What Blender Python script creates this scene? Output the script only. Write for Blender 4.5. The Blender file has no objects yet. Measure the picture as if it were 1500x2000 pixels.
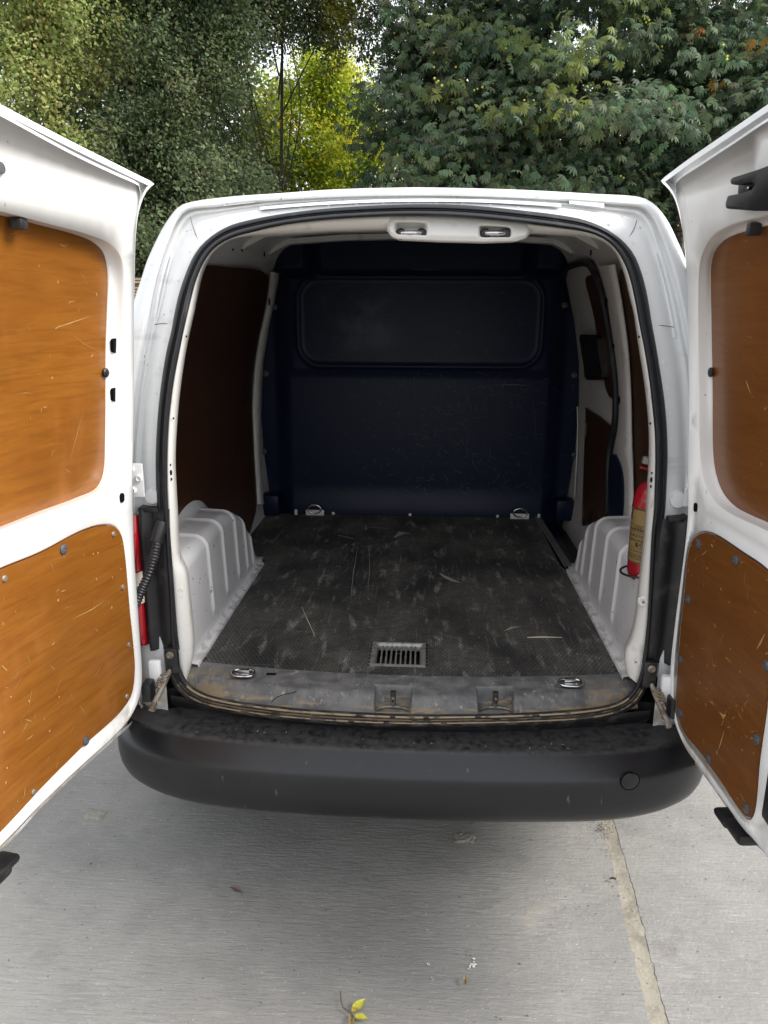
import bpy, bmesh, math, random
import numpy as np
from mathutils import Vector, Matrix
from mathutils.geometry import delaunay_2d_cdt
random.seed(7); rng = np.random.default_rng(7)
scn = bpy.context.scene
col = scn.collection
R = math.radians

# ------------------------------------------------------------------ camera
F = 1480.0
CAM = Vector((0.0365, -1.729, 1.537)); PITCH, YAW, ROLL = R(15.08), R(3.14), R(0.22)
_cp, _sp, _cy, _sy = math.cos(PITCH), math.sin(PITCH), math.cos(YAW), math.sin(YAW)
_f = Vector((-_sy*_cp, _cy*_cp, -_sp)); _r = Vector((_cy, _sy, 0)); _u = _r.cross(_f)
RT = _r*math.cos(ROLL)+_u*math.sin(ROLL); UP = _u*math.cos(ROLL)-_r*math.sin(ROLL); FW = _f
cam = bpy.data.cameras.new('camera'); camo = bpy.data.objects.new('camera', cam); col.objects.link(camo)
camo.matrix_world = Matrix(((RT.x, UP.x, -FW.x, CAM.x), (RT.y, UP.y, -FW.y, CAM.y), (RT.z, UP.z, -FW.z, CAM.z), (0, 0, 0, 1)))
cam.sensor_fit = 'VERTICAL'; cam.sensor_height = 36; cam.lens = 36*F/2000
cam.clip_start = 0.05; cam.clip_end = 800
scn.camera = camo
# ------------------------------------------------------------------ sky and sun
SUN = Vector((0.78, -0.13, 0.66)).normalized()
w = bpy.data.worlds.new('World'); scn.world = w; w.use_nodes = True
nt = w.node_tree; bg = nt.nodes['Background']
sky = nt.nodes.new('ShaderNodeTexSky'); sky.sky_type = 'NISHITA'; sky.sun_disc = False
sky.sun_elevation = math.asin(SUN.z); sky.sun_rotation = math.atan2(SUN.x, SUN.y)
sky.air_density = 1.0; sky.dust_density = 3.0; sky.ozone_density = 1.0
mx = nt.nodes.new('ShaderNodeMix'); mx.data_type = 'RGBA'; mx.inputs[0].default_value = 0.72
nt.links.new(sky.outputs[0], mx.inputs[6]); mx.inputs[7].default_value = (8.9, 8.98, 9.1, 1)   # thin white cloud
nt.links.new(mx.outputs[2], bg.inputs[0]); bg.inputs[1].default_value = 0.13
sl = bpy.data.lights.new('sun', 'SUN'); sl.energy = 3.2; sl.angle = R(24); sl.color = (1, 0.965, 0.915)
so = bpy.data.objects.new('sun', sl); col.objects.link(so)
so.rotation_euler = SUN.to_track_quat('Z', 'Y').to_euler(); so.location = SUN*20
scn.view_settings.view_transform = 'Standard'; scn.view_settings.look = 'None'
scn.view_settings.gamma = 1; scn.view_settings.use_curve_mapping = False
scn.view_settings.exposure = 0.68
scn.cycles.max_bounces = 6; scn.cycles.diffuse_bounces = 4; scn.cycles.glossy_bounces = 2; scn.cycles.transmission_bounces = 5; scn.cycles.caustics_reflective = False

# ------------------------------------------------------------------ measuring: a sight line of the photograph meets a real surface
def ray(px, py):
    return RT*((px-750)/F)+UP*((1000-py)/F)+FW
def at(px, py, X=None, Y=None, Z=None):
    d = ray(px, py)
    t = (X-CAM.x)/d.x if X is not None else (Y-CAM.y)/d.y if Y is not None else (Z-CAM.z)/d.z
    return CAM+d*t
def hit(px, py, g, t0=.4, t1=6., n=140):
    d = ray(px, py); pa = t0; ga = g(CAM+d*t0)
    for i in range(1, n+1):
        b = t0+(t1-t0)*i/n; gb = g(CAM+d*b)
        if (ga < 0) != (gb < 0):
            lo, hi = pa, b
            for _ in range(26):
                m = (lo+hi)/2; gm = g(CAM+d*m)
                if (gm < 0) == (ga < 0): lo = m
                else: hi = m
            return CAM+d*((lo+hi)/2)
        pa, ga = b, gb
    return None

def sst(a, b, x):
    t = min(1, max(0, (x-a)/(b-a))); return t*t*(3-2*t)
# ------------------------------------------------------------------ materials
def srgb(h):
    c = [int(h[i:i+2], 16)/255 for i in (0, 2, 4)]
    return tuple(x/12.92 if x <= .04045 else ((x+.055)/1.055)**2.4 for x in c)
def mat(name, base, rough=.5, metal=0, spec=.5, coat=0, layers=(), bumps=(), trans=0, emit=None, attr=None, rvar=0):
    m = bpy.data.materials.new(name); m.use_nodes = True; nt = m.node_tree; N = nt.nodes; L = nt.links
    bs = N['Principled BSDF']; tc = N.new('ShaderNodeTexCoord'); co = tc.outputs['Object']
    def mapped(sc, rot=(0, 0, 0), loc=(0, 0, 0)):
        mp = N.new('ShaderNodeMapping'); L.new(co, mp.inputs[0]); mp.inputs['Scale'].default_value = sc
        mp.inputs['Rotation'].default_value = rot; mp.inputs['Location'].default_value = loc; return mp.outputs[0]
    def noise(d):
        k = d.get('tex', 'noise')
        v = mapped(d['sc'] if isinstance(d['sc'], tuple) else (d['sc'],)*3, d.get('rot', (0, 0, 0)), d.get('loc', (0, 0, 0)))
        if k == 'voronoi':
            t = N.new('ShaderNodeTexVoronoi'); t.inputs['Scale'].default_value = 1; t.feature = d.get('feat', 'F1'); L.new(v, t.inputs[0]); o = t.outputs['Distance']
        elif k == 'wave':
            t = N.new('ShaderNodeTexWave'); t.inputs['Scale'].default_value = 1; t.inputs['Distortion'].default_value = d.get('dis', 3); t.inputs['Detail'].default_value = 3
            t.inputs['Detail Scale'].default_value = d.get('ds', 1); L.new(v, t.inputs[0]); o = t.outputs['Fac']
        else:
            t = N.new('ShaderNodeTexNoise'); t.inputs['Scale'].default_value = 1; t.inputs['Detail'].default_value = d.get('det', 3)
            t.inputs['Roughness'].default_value = d.get('nr', .6); t.inputs['Distortion'].default_value = d.get('dis', 0); L.new(v, t.inputs[0]); o = t.outputs['Fac']
        return o
    def ramp(o, lo, hi, a=0., b=1.):
        r = N.new('ShaderNodeMapRange'); r.interpolation_type = 'SMOOTHSTEP'; L.new(o, r.inputs[0])
        r.inputs[1].default_value = lo; r.inputs[2].default_value = hi; r.inputs[3].default_value = a; r.inputs[4].default_value = b; return r.outputs[0]
    def mul(a, b):
        q = N.new('ShaderNodeMath'); q.operation = 'MULTIPLY'; L.new(a, q.inputs[0])
        if isinstance(b, (int, float)): q.inputs[1].default_value = b
        else: L.new(b, q.inputs[1])
        return q.outputs[0]
    cur = None; rcur = None
    if attr:
        a = N.new('ShaderNodeAttribute'); a.attribute_name = attr; cur = a.outputs['Color']
    else:
        c = N.new('ShaderNodeRGB'); c.outputs[0].default_value = (*base, 1); cur = c.outputs[0]
    for d in layers:
        if 'sc' in d: f = ramp(noise(d), d['lo'], d['hi'])
        else: f = None
        for ax in d.get('ax', ()):                     # keep the layer to part of the object
            s = N.new('ShaderNodeSeparateXYZ'); L.new(co, s.inputs[0]); o = s.outputs['XYZ'.index(ax[0].upper())]
            if len(ax) > 3:
                q = N.new('ShaderNodeMath'); q.operation = 'ABSOLUTE'; L.new(o, q.inputs[0]); o = q.outputs[0]
            g = ramp(o, ax[1], ax[2]) if ax[1] < ax[2] else ramp(o, ax[2], ax[1], 1., 0.)
            f = mul(f, g) if f is not None else g
        if 'and' in d: f = mul(f, ramp(noise(d['and']), d['and']['lo'], d['and']['hi']))
        f = mul(f, d.get('a', 1.))
        m2 = N.new('ShaderNodeMix'); m2.data_type = 'RGBA'; L.new(f, m2.inputs[0]); L.new(cur, m2.inputs[6]); m2.inputs[7].default_value = (*d['c'], 1)
        m2.blend_type = d.get('bl', 'MIX'); cur = m2.outputs[2]
        if 'r' in d:
            m3 = N.new('ShaderNodeMix'); L.new(f, m3.inputs[0])
            if rcur is None: m3.inputs[2].default_value = rough
            else: L.new(rcur, m3.inputs[2])
            m3.inputs[3].default_value = d['r']; rcur = m3.outputs[0]
    L.new(cur, bs.inputs['Base Color'])
    if rcur is not None: L.new(rcur, bs.inputs['Roughness'])
    else: bs.inputs['Roughness'].default_value = rough
    bs.inputs['Metallic'].default_value = metal; bs.inputs['Specular IOR Level'].default_value = spec
    bs.inputs['Coat Weight'].default_value = coat; bs.inputs['Coat Roughness'].default_value = .08
    prev = None
    for d in bumps:
        b = N.new('ShaderNodeBump'); b.inputs['Strength'].default_value = d['s']; b.inputs['Distance'].default_value = d.get('d', .002)
        L.new(noise(d), b.inputs['Height'])
        if prev: L.new(prev, b.inputs['Normal'])
        prev = b.outputs[0]
    if prev: L.new(prev, bs.inputs['Normal'])
    if trans:
        t = N.new('ShaderNodeBsdfTranslucent'); L.new(cur, t.inputs[0]); ms = N.new('ShaderNodeMixShader'); ms.inputs[0].default_value = trans
        L.new(bs.outputs[0], ms.inputs[1]); L.new(t.outputs[0], ms.inputs[2]); L.new(ms.outputs[0], N['Material Output'].inputs[0])
    return m
TAN = (.36, .27, .17); DUST = (.24, .22, .19)
MT = {}
MT['paint'] = mat('white_paint', (.83, .84, .85), .38, coat=.2, layers=[
    dict(c=(.62, .61, .58), sc=5, lo=.52, hi=.75, a=.35, r=.45), dict(c=(.16, .15, .13), sc=46, lo=.70, hi=.73, a=.6, r=.6), dict(c=(.45, .44, .42), sc=(4, 4, 18), lo=.60, hi=.72, a=.3, r=.5),
    dict(c=TAN, sc=9, lo=.42, hi=.62, a=.75, r=.8, ax=[('z', .66, .53)])], bumps=[dict(sc=1.6, s=.05, d=.02, det=1)])
MT['door_paint'] = mat('door_white_paint', (.80, .80, .79), .30, coat=.4, layers=[
    dict(c=(.62, .60, .55), sc=6, lo=.55, hi=.8, a=.3, r=.45), dict(c=(.25, .23, .2), sc=(70, 70, 40), lo=.70, hi=.76, a=.5, r=.6),
    dict(c=TAN, sc=12, lo=.48, hi=.66, a=.5, r=.8, ax=[('z', .68, .54)])], bumps=[dict(sc=1.8, s=.05, d=.02, det=1)])
MT['cream'] = mat('cream_trim', (.74, .73, .70), .42, layers=[dict(c=(.34, .31, .26), sc=18, lo=.58, hi=.75, a=.45)])
MT['inner_white'] = mat('inner_white_paint', (.70, .69, .67), .45, layers=[dict(c=(.30, .28, .25), sc=9, lo=.55, hi=.75, a=.5, r=.6), dict(c=(.16, .15, .14), sc=45, lo=.66, hi=.72, a=.5)])
MT['arch'] = mat('wheel_arch_paint', (.84, .84, .86), .30, coat=.4, layers=[
    dict(c=(.50, .48, .45), sc=6, lo=.54, hi=.78, a=.35, r=.5), dict(c=(.12, .12, .13), sc=(26, 40, 40), lo=.66, hi=.70, a=.7, r=.6),
    dict(c=(.36, .33, .28), sc=(26, 18, 26), lo=.44, hi=.62, a=.65, r=.8, ax=[('z', .635, .605)], det=6)], bumps=[dict(sc=7, s=.12, d=.01, det=2)])
MT['seal'] = mat('rubber_seal', (.017, .018, .022), .5, spec=.4, layers=[
    dict(c=(.10, .10, .10), sc=(20, 20, 6), lo=.55, hi=.75, a=.5, r=.7), dict(c=(.16, .13, .095), sc=(30, 60, 60), lo=.46, hi=.66, a=.6, r=.9, ax=[('z', .64, .56)])],
    bumps=[dict(sc=160, s=.15, d=.002)])
MT['gasket'] = mat('grey_gasket', (.10, .10, .10), .6)
MT['dirt'] = mat('dry_mud', (.34, .27, .18), .95, layers=[dict(c=(.05, .045, .04), sc=(22, 40, 40), lo=.50, hi=.62, a=.85, det=6)])
MT['bumper'] = mat('bumper_plastic', (.0085, .009, .0115), .34, spec=.5, layers=[
    dict(c=(.020, .021, .024), sc=3, lo=.42, hi=.7, a=.4), dict(c=(.04, .04, .045), sc=(14, 14, 3), lo=.64, hi=.78, a=.25, r=.42),
    dict(c=(.20, .20, .20), sc=(50, 40, 8), lo=.69, hi=.74, a=.5, r=.8), dict(c=(.060, .060, .061), sc=(60, 60, 60), lo=.20, hi=.66, a=.85, r=.62, det=6, ax=[('z', .497, .506)]),
    dict(c=(.32, .31, .30), sc=(110, 110, 110), lo=.69, hi=.73, a=.4, r=.9, ax=[('z', .495, .507)])],
    bumps=[dict(sc=420, s=.12, d=.0008)])
MT['black'] = mat('black_plastic', (.012, .012, .014), .42, layers=[dict(c=(.07, .066, .06), sc=25, lo=.5, hi=.75, a=.6, r=.7)])
MT['void'] = mat('dark_hole', (.004, .004, .005), .8, spec=.1)
MT['grey_plastic'] = mat('grey_plug', (.07, .075, .085), .5, layers=[dict(c=(.2, .19, .18), sc=80, lo=.55, hi=.7, a=.5)])
MT['bulk'] = mat('bulkhead_plastic', (.0085, .0135, .0390), .36, spec=.20, layers=[
    dict(c=(.013, .019, .042), sc=(3, 3, 3), lo=.5, hi=.78, a=.6, r=.45), dict(c=(.14, .15, .18), sc=(3.2, 3, 4.6), lo=.40, hi=.72, a=.6, r=.35, det=6, ax=[('z', 1.30, 1.42), ('z', 1.66, 1.56), ('x', -.02, -.22), ('x', -.50, -.34)]), dict(c=(.026, .031, .048), sc=(9, 9, 22), lo=.58, hi=.80, a=.35, r=.6, ax=[('z', 1.28, 1.36)]),  # pale patch at upper left is a soft reflection painted into the colour
    dict(c=(.013, .017, .034), sc=(5, 5, 9), lo=.5, hi=.8, a=.5, r=.6, ax=[('z', .95, .65)])], bumps=[dict(sc=260, s=.08, d=.001)])
MT['mat'] = mat('rubber_mat', (.036, .035, .034), .62, spec=.4, layers=[
    dict(c=(.13, .125, .115), sc=(6, 3.5, 5), lo=.34, hi=.66, a=.85, det=6), dict(c=(.36, .35, .335), sc=(30, 7, 8), lo=.54, hi=.72, a=.75, dis=.3, det=6, rot=(0, 0, .12)),
    dict(c=(.16, .14, .115), sc=2.6, lo=.46, hi=.68, a=.6, ax=[('y', .9, .1)]), dict(c=(.36, .34, .31), sc=(60, 34, 40), lo=.68, hi=.73, a=.8),
    dict(c=(.24, .23, .215), sc=(90, 4, 10), lo=.58, hi=.68, a=.4, rot=(0, 0, .2)), dict(c=(.24, .23, .215), sc=(6, 70, 10), lo=.62, hi=.70, a=.35, rot=(0, 0, .35)), dict(c=(.04, .038, .036), sc=40, lo=.4, hi=.7, a=.5)])
MT['mat_base'] = mat('rubber_mat_base', (.011, .011, .011), .8, spec=.2, layers=[dict(c=(.06, .055, .048), sc=8, lo=.5, hi=.72, a=.6)])
MT['sill'] = mat('sill_plastic', (.115, .118, .122), .5, layers=[
    dict(c=(.20, .198, .188), sc=(22, 30, 22), lo=.38, hi=.62, a=.8, r=.8, det=6), dict(c=(.06, .062, .066), sc=(9, 16, 9), lo=.52, hi=.70, a=.7),
    dict(c=(.42, .41, .38), sc=(46, 40, 46), lo=.60, hi=.70, a=.75, r=.85, det=6), dict(c=(.26, .25, .235), sc=(160, 9, 60), lo=.58, hi=.70, a=.5),
    dict(c=(.36, .27, .165), sc=(9, 40, 40), lo=.46, hi=.58, a=.9, r=.9, ax=[('z', .578, .566)], det=6),
    dict(c=(.33, .24, .14), sc=(12, 14, 14), lo=.42, hi=.56, a=.8, r=.9, ax=[('x', .40, .53, 1), ('y', .11, .05)], det=6)], bumps=[dict(sc=80, s=.3, d=.002)])
MT['chrome'] = mat('worn_steel', (.62, .62, .63), .22, metal=1, layers=[dict(c=(.3, .29, .27), sc=60, lo=.5, hi=.7, a=.6, r=.5)])
MT['steel'] = mat('dirty_steel', (.30, .27, .23), .55, metal=.6, layers=[dict(c=(.14, .10, .07), sc=40, lo=.45, hi=.65, a=.8, r=.8), dict(c=TAN, sc=30, lo=.55, hi=.7, a=.8, r=.9)])
MT['grille'] = mat('grille_alloy', (.36, .36, .34), .5, metal=.5, layers=[dict(c=(.16, .155, .14), sc=50, lo=.45, hi=.7, a=.7, r=.7)])
def ply(name, a, b, c, rot):
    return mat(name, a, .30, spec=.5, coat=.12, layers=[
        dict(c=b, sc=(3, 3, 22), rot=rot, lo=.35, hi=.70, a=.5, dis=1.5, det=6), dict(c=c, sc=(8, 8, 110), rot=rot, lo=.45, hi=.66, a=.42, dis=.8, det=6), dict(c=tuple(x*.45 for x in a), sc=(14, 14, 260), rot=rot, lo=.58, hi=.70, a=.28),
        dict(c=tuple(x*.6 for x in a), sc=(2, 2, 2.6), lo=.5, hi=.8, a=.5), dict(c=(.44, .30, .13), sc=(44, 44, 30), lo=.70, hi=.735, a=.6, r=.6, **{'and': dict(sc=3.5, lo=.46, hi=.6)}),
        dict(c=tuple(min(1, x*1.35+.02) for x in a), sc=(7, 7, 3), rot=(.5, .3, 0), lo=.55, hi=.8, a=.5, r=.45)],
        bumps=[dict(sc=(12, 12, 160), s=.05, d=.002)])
MT['ply_l'] = ply('varnished_plywood', (.235, .082, .0105), (.315, .125, .019), (.15, .048, .006), (0, .12, 0))
MT['ply_r'] = ply('shade_toned_plywood', (.162, .056, .0105), (.21, .078, .016), (.105, .035, .007), (.1, 0, 0))  # right door boards: same plywood, its shade put into a darker colour
MT['ply_in'] = ply('interior_shade_plywood', (.066, .024, .0048), (.088, .033, .007), (.044, .015, .003), (0, .1, 0))  # load space boards: same plywood, darkened to carry the interior shade
MT['ply_edge'] = mat('plywood_edge', (.40, .28, .15), .7, layers=[dict(c=(.2, .12, .06), sc=(40, 40, 200), lo=.45, hi=.6, a=.7)])
MT['scr_ply'] = mat('bare_wood_scratch', (.40, .235, .085), .7)
MT['scr_dark'] = mat('faint_scuff', (.075, .08, .095), .6)
MT['scr_mat'] = mat('pale_scuff', (.42, .40, .36), .8)
MT['red_lens'] = mat('red_lens', (.33, .006, .012), .15, coat=.5, layers=[dict(c=(.20, .003, .008), sc=(0.1, 0.1, 260), tex='wave', dis=0, lo=.4, hi=.6, a=.8)])
MT['clear_lens'] = mat('clear_lens', (.62, .55, .47), .2, coat=.6, layers=[dict(c=(.3, .22, .16), sc=(0.1, 0.1, 260), tex='wave', dis=0, lo=.4, hi=.6, a=.8)])
MT['red'] = mat('extinguisher_red', (.36, .010, .020), .25, coat=.6, layers=[dict(c=(.24, .007, .014), sc=20, lo=.5, hi=.7, a=.5)])
MT['gold'] = mat('gold_label', (.27, .19, .07), .45, layers=[dict(c=(.20, .14, .06), sc=30, lo=.45, hi=.7, a=.5)])
MT['ink'] = mat('label_ink', (.018, .014, .012), .6)
MT['glass'] = mat('dark_glass', (.015, .018, .02), .05, coat=1)
MT['tyre'] = mat('tyre_rubber', (.02, .02, .02), .8)
MT['concrete'] = mat('brushed_concrete', (.268, .262, .247), .80, spec=.35, layers=[
    dict(c=(.185, .183, .178), sc=(1.3, 1.7, 2), lo=.40, hi=.68, a=.65, det=6), dict(c=(.20, .196, .186), sc=(7, 9, 7), lo=.45, hi=.66, a=.55, det=6),
    dict(c=(.34, .335, .322), sc=(13, 150, 9), rot=(0, 0, .05), lo=.53, hi=.66, a=.5, dis=.5, **{'and': dict(sc=(4, 7, 5), lo=.40, hi=.62)}),
    dict(c=(.17, .168, .162), sc=(15, 180, 9), rot=(0, 0, .05), lo=.55, hi=.68, a=.42, dis=.5), dict(c=(.33, .30, .25), sc=(4.2, 3.6, 3), lo=.64, hi=.76, a=.5),
    dict(c=(.36, .352, .34), sc=(60, 75, 60), lo=.60, hi=.70, a=.45), dict(c=(.14, .137, .13), sc=95, lo=.62, hi=.70, a=.45), dict(c=(.12, .118, .113), sc=(2.1, 1.9, 2), lo=.66, hi=.74, a=.45, det=6),
    dict(c=(.60, .59, .58), sc=150, lo=.685, hi=.72, a=.9), dict(c=(.07, .066, .06), sc=120, lo=.71, hi=.735, a=.8)],
    bumps=[dict(sc=(14, 120, 9), rot=(0, 0, .05), s=.7, d=.004, dis=.6), dict(sc=90, s=.5, d=.003), dict(sc=24, s=.3, d=.006)])
MT['joint'] = mat('joint_mortar', (.285, .262, .215), .9, layers=[dict(c=(.19, .172, .14), sc=18, lo=.42, hi=.66, a=.85, det=6), dict(c=(.36, .345, .31), sc=60, lo=.55, hi=.7, a=.6), dict(c=(.10, .09, .07), sc=45, lo=.64, hi=.70, a=.7)], bumps=[dict(sc=90, s=.5, d=.004), dict(sc=16, s=.4, d=.006)])
MT['patch'] = mat('cement_patch', (.26, .25, .215), .9, layers=[dict(c=(.22, .21, .18), sc=40, lo=.45, hi=.7, a=.7)], bumps=[dict(sc=80, s=.5, d=.003)])
MT['soil'] = mat('soil_and_grass', (.045, .06, .022), .95, layers=[dict(c=(.09, .07, .04), sc=1.2, lo=.4, hi=.65, a=.8)], bumps=[dict(sc=6, s=.6, d=.05)])
MT['bark'] = mat('bark', (.085, .07, .052), .9, layers=[dict(c=(.035, .03, .024), sc=(14, 14, 4), lo=.4, hi=.65, a=.8)], bumps=[dict(sc=(20, 20, 5), s=.7, d=.02)])
MT['leaf'] = mat('leaf', (.1, .1, .1), .5, spec=.28, attr='tint', trans=.42)
MT['conker'] = mat('conker_husk', (.58, .56, .09), .6)
MT['timber'] = mat('weathered_timber', (.40, .29, .19), .8, layers=[dict(c=(.24, .17, .11), sc=(3, 3, 60), lo=.4, hi=.65, a=.7)])
MT['brick'] = mat('old_brick', (.15, .125, .115), .9, layers=[dict(c=(.26, .14, .11), sc=6, lo=.5, hi=.65, a=.6), dict(c=(.08, .07, .065), sc=20, lo=.5, hi=.65, a=.6)], bumps=[dict(sc=60, s=.5, d=.004)])
MT['mortar'] = mat('mortar', (.30, .28, .25), .95)
MT['leaf_y'] = mat('yellow_leaf', (.52, .50, .06), .55, trans=.1, layers=[dict(c=(.30, .16, .04), sc=60, lo=.52, hi=.66, a=.8)])
MT['leaf_o'] = mat('olive_leaf', (.33, .23, .08), .6, layers=[dict(c=(.12, .08, .04), sc=60, lo=.5, hi=.66, a=.8)])
MT['stem'] = mat('brown_stem', (.13, .075, .06), .7)
MT['litter'] = mat('litter', (.055, .045, .035), .85)
MT['straw'] = mat('straw', (.55, .50, .38), .8)
MT['dropping'] = mat('white_splash', (.75, .75, .73), .9)

# ------------------------------------------------------------------ mesh helpers
def obj(name, verts, faces, m, parent=None, smooth=True, kind=None, label=None, sharp=None, uvless=True):
    me = bpy.data.meshes.new(name); me.from_pydata([tuple(v) for v in verts], [], [tuple(f) for f in faces]); me.update()
    if smooth:
        me.shade_smooth()
        if sharp: me.set_sharp_from_angle(angle=R(sharp))
    return link(name, me, m, parent, kind, label)
def link(name, me, m, parent=None, kind=None, label=None):
    o = bpy.data.objects.new(name, me)
    if m is not None: me.materials.append(m)
    col.objects.link(o)
    if parent is not None: attach(o, parent)
    if kind: o['kind'] = kind
    if label: o['label'] = label
    return o
def wloc(p):
    v = Vector(p.location)
    while p.parent is not None: p = p.parent; v = v+Vector(p.location)
    return v
def attach(o, p):
    o.parent = p
    base = Vector((0, 0, 0)) if p.type == 'MESH' else Vector(p.location)
    o.matrix_parent_inverse = Matrix.Translation(-base)
def thing(name, label, cat, loc=(0, 0, 0), group=None):
    o = bpy.data.objects.new(name, None); col.objects.link(o); o.location = loc; o.empty_display_size = .1
    o['label'] = label; o['category'] = cat
    if group: o['group'] = group
    return o
def tag(o, label, cat, group=None):
    o['label'] = label; o['category'] = cat
    if group: o['group'] = group
    return o
def bm_obj(name, bm, m, parent=None, smooth=True, kind=None, sharp=None, bevel=0, label=None):
    bm.normal_update()
    if bevel:
        bmesh.ops.bevel(bm, geom=[e for e in bm.edges if len(e.link_faces) == 2 and e.calc_face_angle(0) > .6], offset=bevel, segments=2, affect='EDGES', profile=.6)
    bmesh.ops.recalc_face_normals(bm, faces=bm.faces)
    me = bpy.data.meshes.new(name); bm.to_mesh(me); bm.free()
    if smooth:
        me.shade_smooth()
        if sharp: me.set_sharp_from_angle(angle=R(sharp))
    return link(name, me, m, parent, kind, label)
def box(name, c, s, m, parent=None, rot=None, bevel=.003, label=None, kind=None):
    bm = bmesh.new(); bmesh.ops.create_cube(bm, size=1)
    M4 = Matrix.Translation(Vector(c)) @ (rot.to_4x4() if rot is not None else Matrix.Identity(4)) @ Matrix.Diagonal((*s, 1))
    bm.transform(M4)
    return bm_obj(name, bm, m, parent, bevel=bevel, sharp=40, label=label, kind=kind)
def tube(name, pts, r, m, parent=None, seg=10, cap=True, closed=False, kind=None, label=None):
    pts = [Vector(p) for p in pts]; n = len(pts); rad = r if isinstance(r, (list, tuple)) else [r]*n
    V, Fc = [], []; prev = None
    for i, p in enumerate(pts):
        a = pts[(i-1) % n] if (i > 0 or closed) else p; b = pts[(i+1) % n] if (i < n-1 or closed) else p
        t = (b-a).normalized()
        if prev is None:
            prev = t.orthogonal().normalized()
        x = (prev-t*prev.dot(t)).normalized(); prev = x; y = t.cross(x)
        for k in range(seg):
            an = 2*math.pi*k/seg; V.append(p+(x*math.cos(an)+y*math.sin(an))*rad[i])
    for i in range(n if closed else n-1):
        j = (i+1) % n
        for k in range(seg):
            k2 = (k+1) % seg; Fc.append((i*seg+k, i*seg+k2, j*seg+k2, j*seg+k))
    if cap and not closed:
        Fc.append(tuple(reversed(range(seg)))); Fc.append(tuple((n-1)*seg+k for k in range(seg)))
    return obj(name, V, Fc, m, parent, sharp=60, kind=kind, label=label)
def lathe(name, c, axis, prof, m, parent=None, seg=20, label=None, sharp=35):
    axis = Vector(axis).normalized(); x = axis.orthogonal().normalized(); y = axis.cross(x); c = Vector(c)
    V, Fc = [], []
    for r, h in prof:
        for k in range(seg):
            a = 2*math.pi*k/seg; V.append(c+axis*h+(x*math.cos(a)+y*math.sin(a))*r)
    for i in range(len(prof)-1):
        for k in range(seg):
            k2 = (k+1) % seg; Fc.append((i*seg+k, i*seg+k2, (i+1)*seg+k2, (i+1)*seg+k))
    Fc.append(tuple(reversed(range(seg)))); Fc.append(tuple((len(prof)-1)*seg+k for k in range(seg)))
    return obj(name, V, Fc, m, parent, sharp=sharp, label=label)
def loft(name, rings, m, parent=None, closed=False, smooth=True, sharp=None, kind=None, label=None, flip=False):
    n = len(rings[0]); V = [p for r in rings for p in r]; Fc = []
    for i in range(len(rings)-1):
        for k in range(n if closed else n-1):
            k2 = (k+1) % n; q = (i*n+k, i*n+k2, (i+1)*n+k2, (i+1)*n+k)
            Fc.append(q[::-1] if flip else q)
    return obj(name, V, Fc, m, parent, smooth, sharp=sharp, kind=kind, label=label)
def smooth_poly(pts, closed=False, sub=8):
    P = [np.array(p, float) for p in pts]; n = len(P); out = []
    for i in range(n if closed else n-1):
        p1, p2 = P[i], P[(i+1) % n]
        p0 = P[i-1] if (i > 0 or closed) else p1*2-p2
        p3 = P[(i+2) % n] if (i+2 < n or closed) else p2*2-p1
        t0 = 0; t1 = t0+max(np.linalg.norm(p1-p0), 1e-6)**.5; t2 = t1+max(np.linalg.norm(p2-p1), 1e-6)**.5; t3 = t2+max(np.linalg.norm(p3-p2), 1e-6)**.5
        for k in range(sub):
            t = t1+(t2-t1)*k/sub
            a1 = (t1-t)/(t1-t0)*p0+(t-t0)/(t1-t0)*p1; a2 = (t2-t)/(t2-t1)*p1+(t-t1)/(t2-t1)*p2; a3 = (t3-t)/(t3-t2)*p2+(t-t2)/(t3-t2)*p3
            b1 = (t2-t)/(t2-t0)*a1+(t-t0)/(t2-t0)*a2; b2 = (t3-t)/(t3-t1)*a2+(t-t1)/(t3-t1)*a3
            out.append((t2-t)/(t2-t1)*b1+(t-t1)/(t2-t1)*b2)
    if not closed: out.append(P[-1])
    return np.array(out)
def resample(P, n, closed=False):
    P = np.asarray(P, float)
    if closed: P = np.vstack([P, P[:1]])
    d = np.r_[0, np.cumsum(np.linalg.norm(np.diff(P, axis=0), axis=1))]
    s = np.linspace(0, d[-1], n+1)[:-1] if closed else np.linspace(0, d[-1], n)
    return np.stack([np.interp(s, d, P[:, i]) for i in range(P.shape[1])], 1)
def polar(P, c, angs):
    """radius of closed curve P about c at each angle (star-shaped)"""
    P = np.asarray(P)-np.array(c); out = []
    Q = np.roll(P, -1, axis=0)
    for a in angs:
        d = np.array([math.cos(a), math.sin(a)]); nrm = np.array([-d[1], d[0]])
        sa = P@nrm; sb = Q@nrm; best = None
        for i in np.where((sa <= 0) != (sb <= 0))[0]:
            t = sa[i]/(sa[i]-sb[i]); p = P[i]+(Q[i]-P[i])*t; r = p@d
            if r > 0 and (best is None or r > best): best = r
        out.append(np.array(c)+d*(best if best else 0))
    return np.array(out)
def inside(p, poly):
    x, y = p; c = False; n = len(poly)
    for i in range(n):
        x1, y1 = poly[i]; x2, y2 = poly[i-1]
        if (y1 > y) != (y2 > y) and x < (x2-x1)*(y-y1)/(y2-y1)+x1: c = not c
    return c
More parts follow.
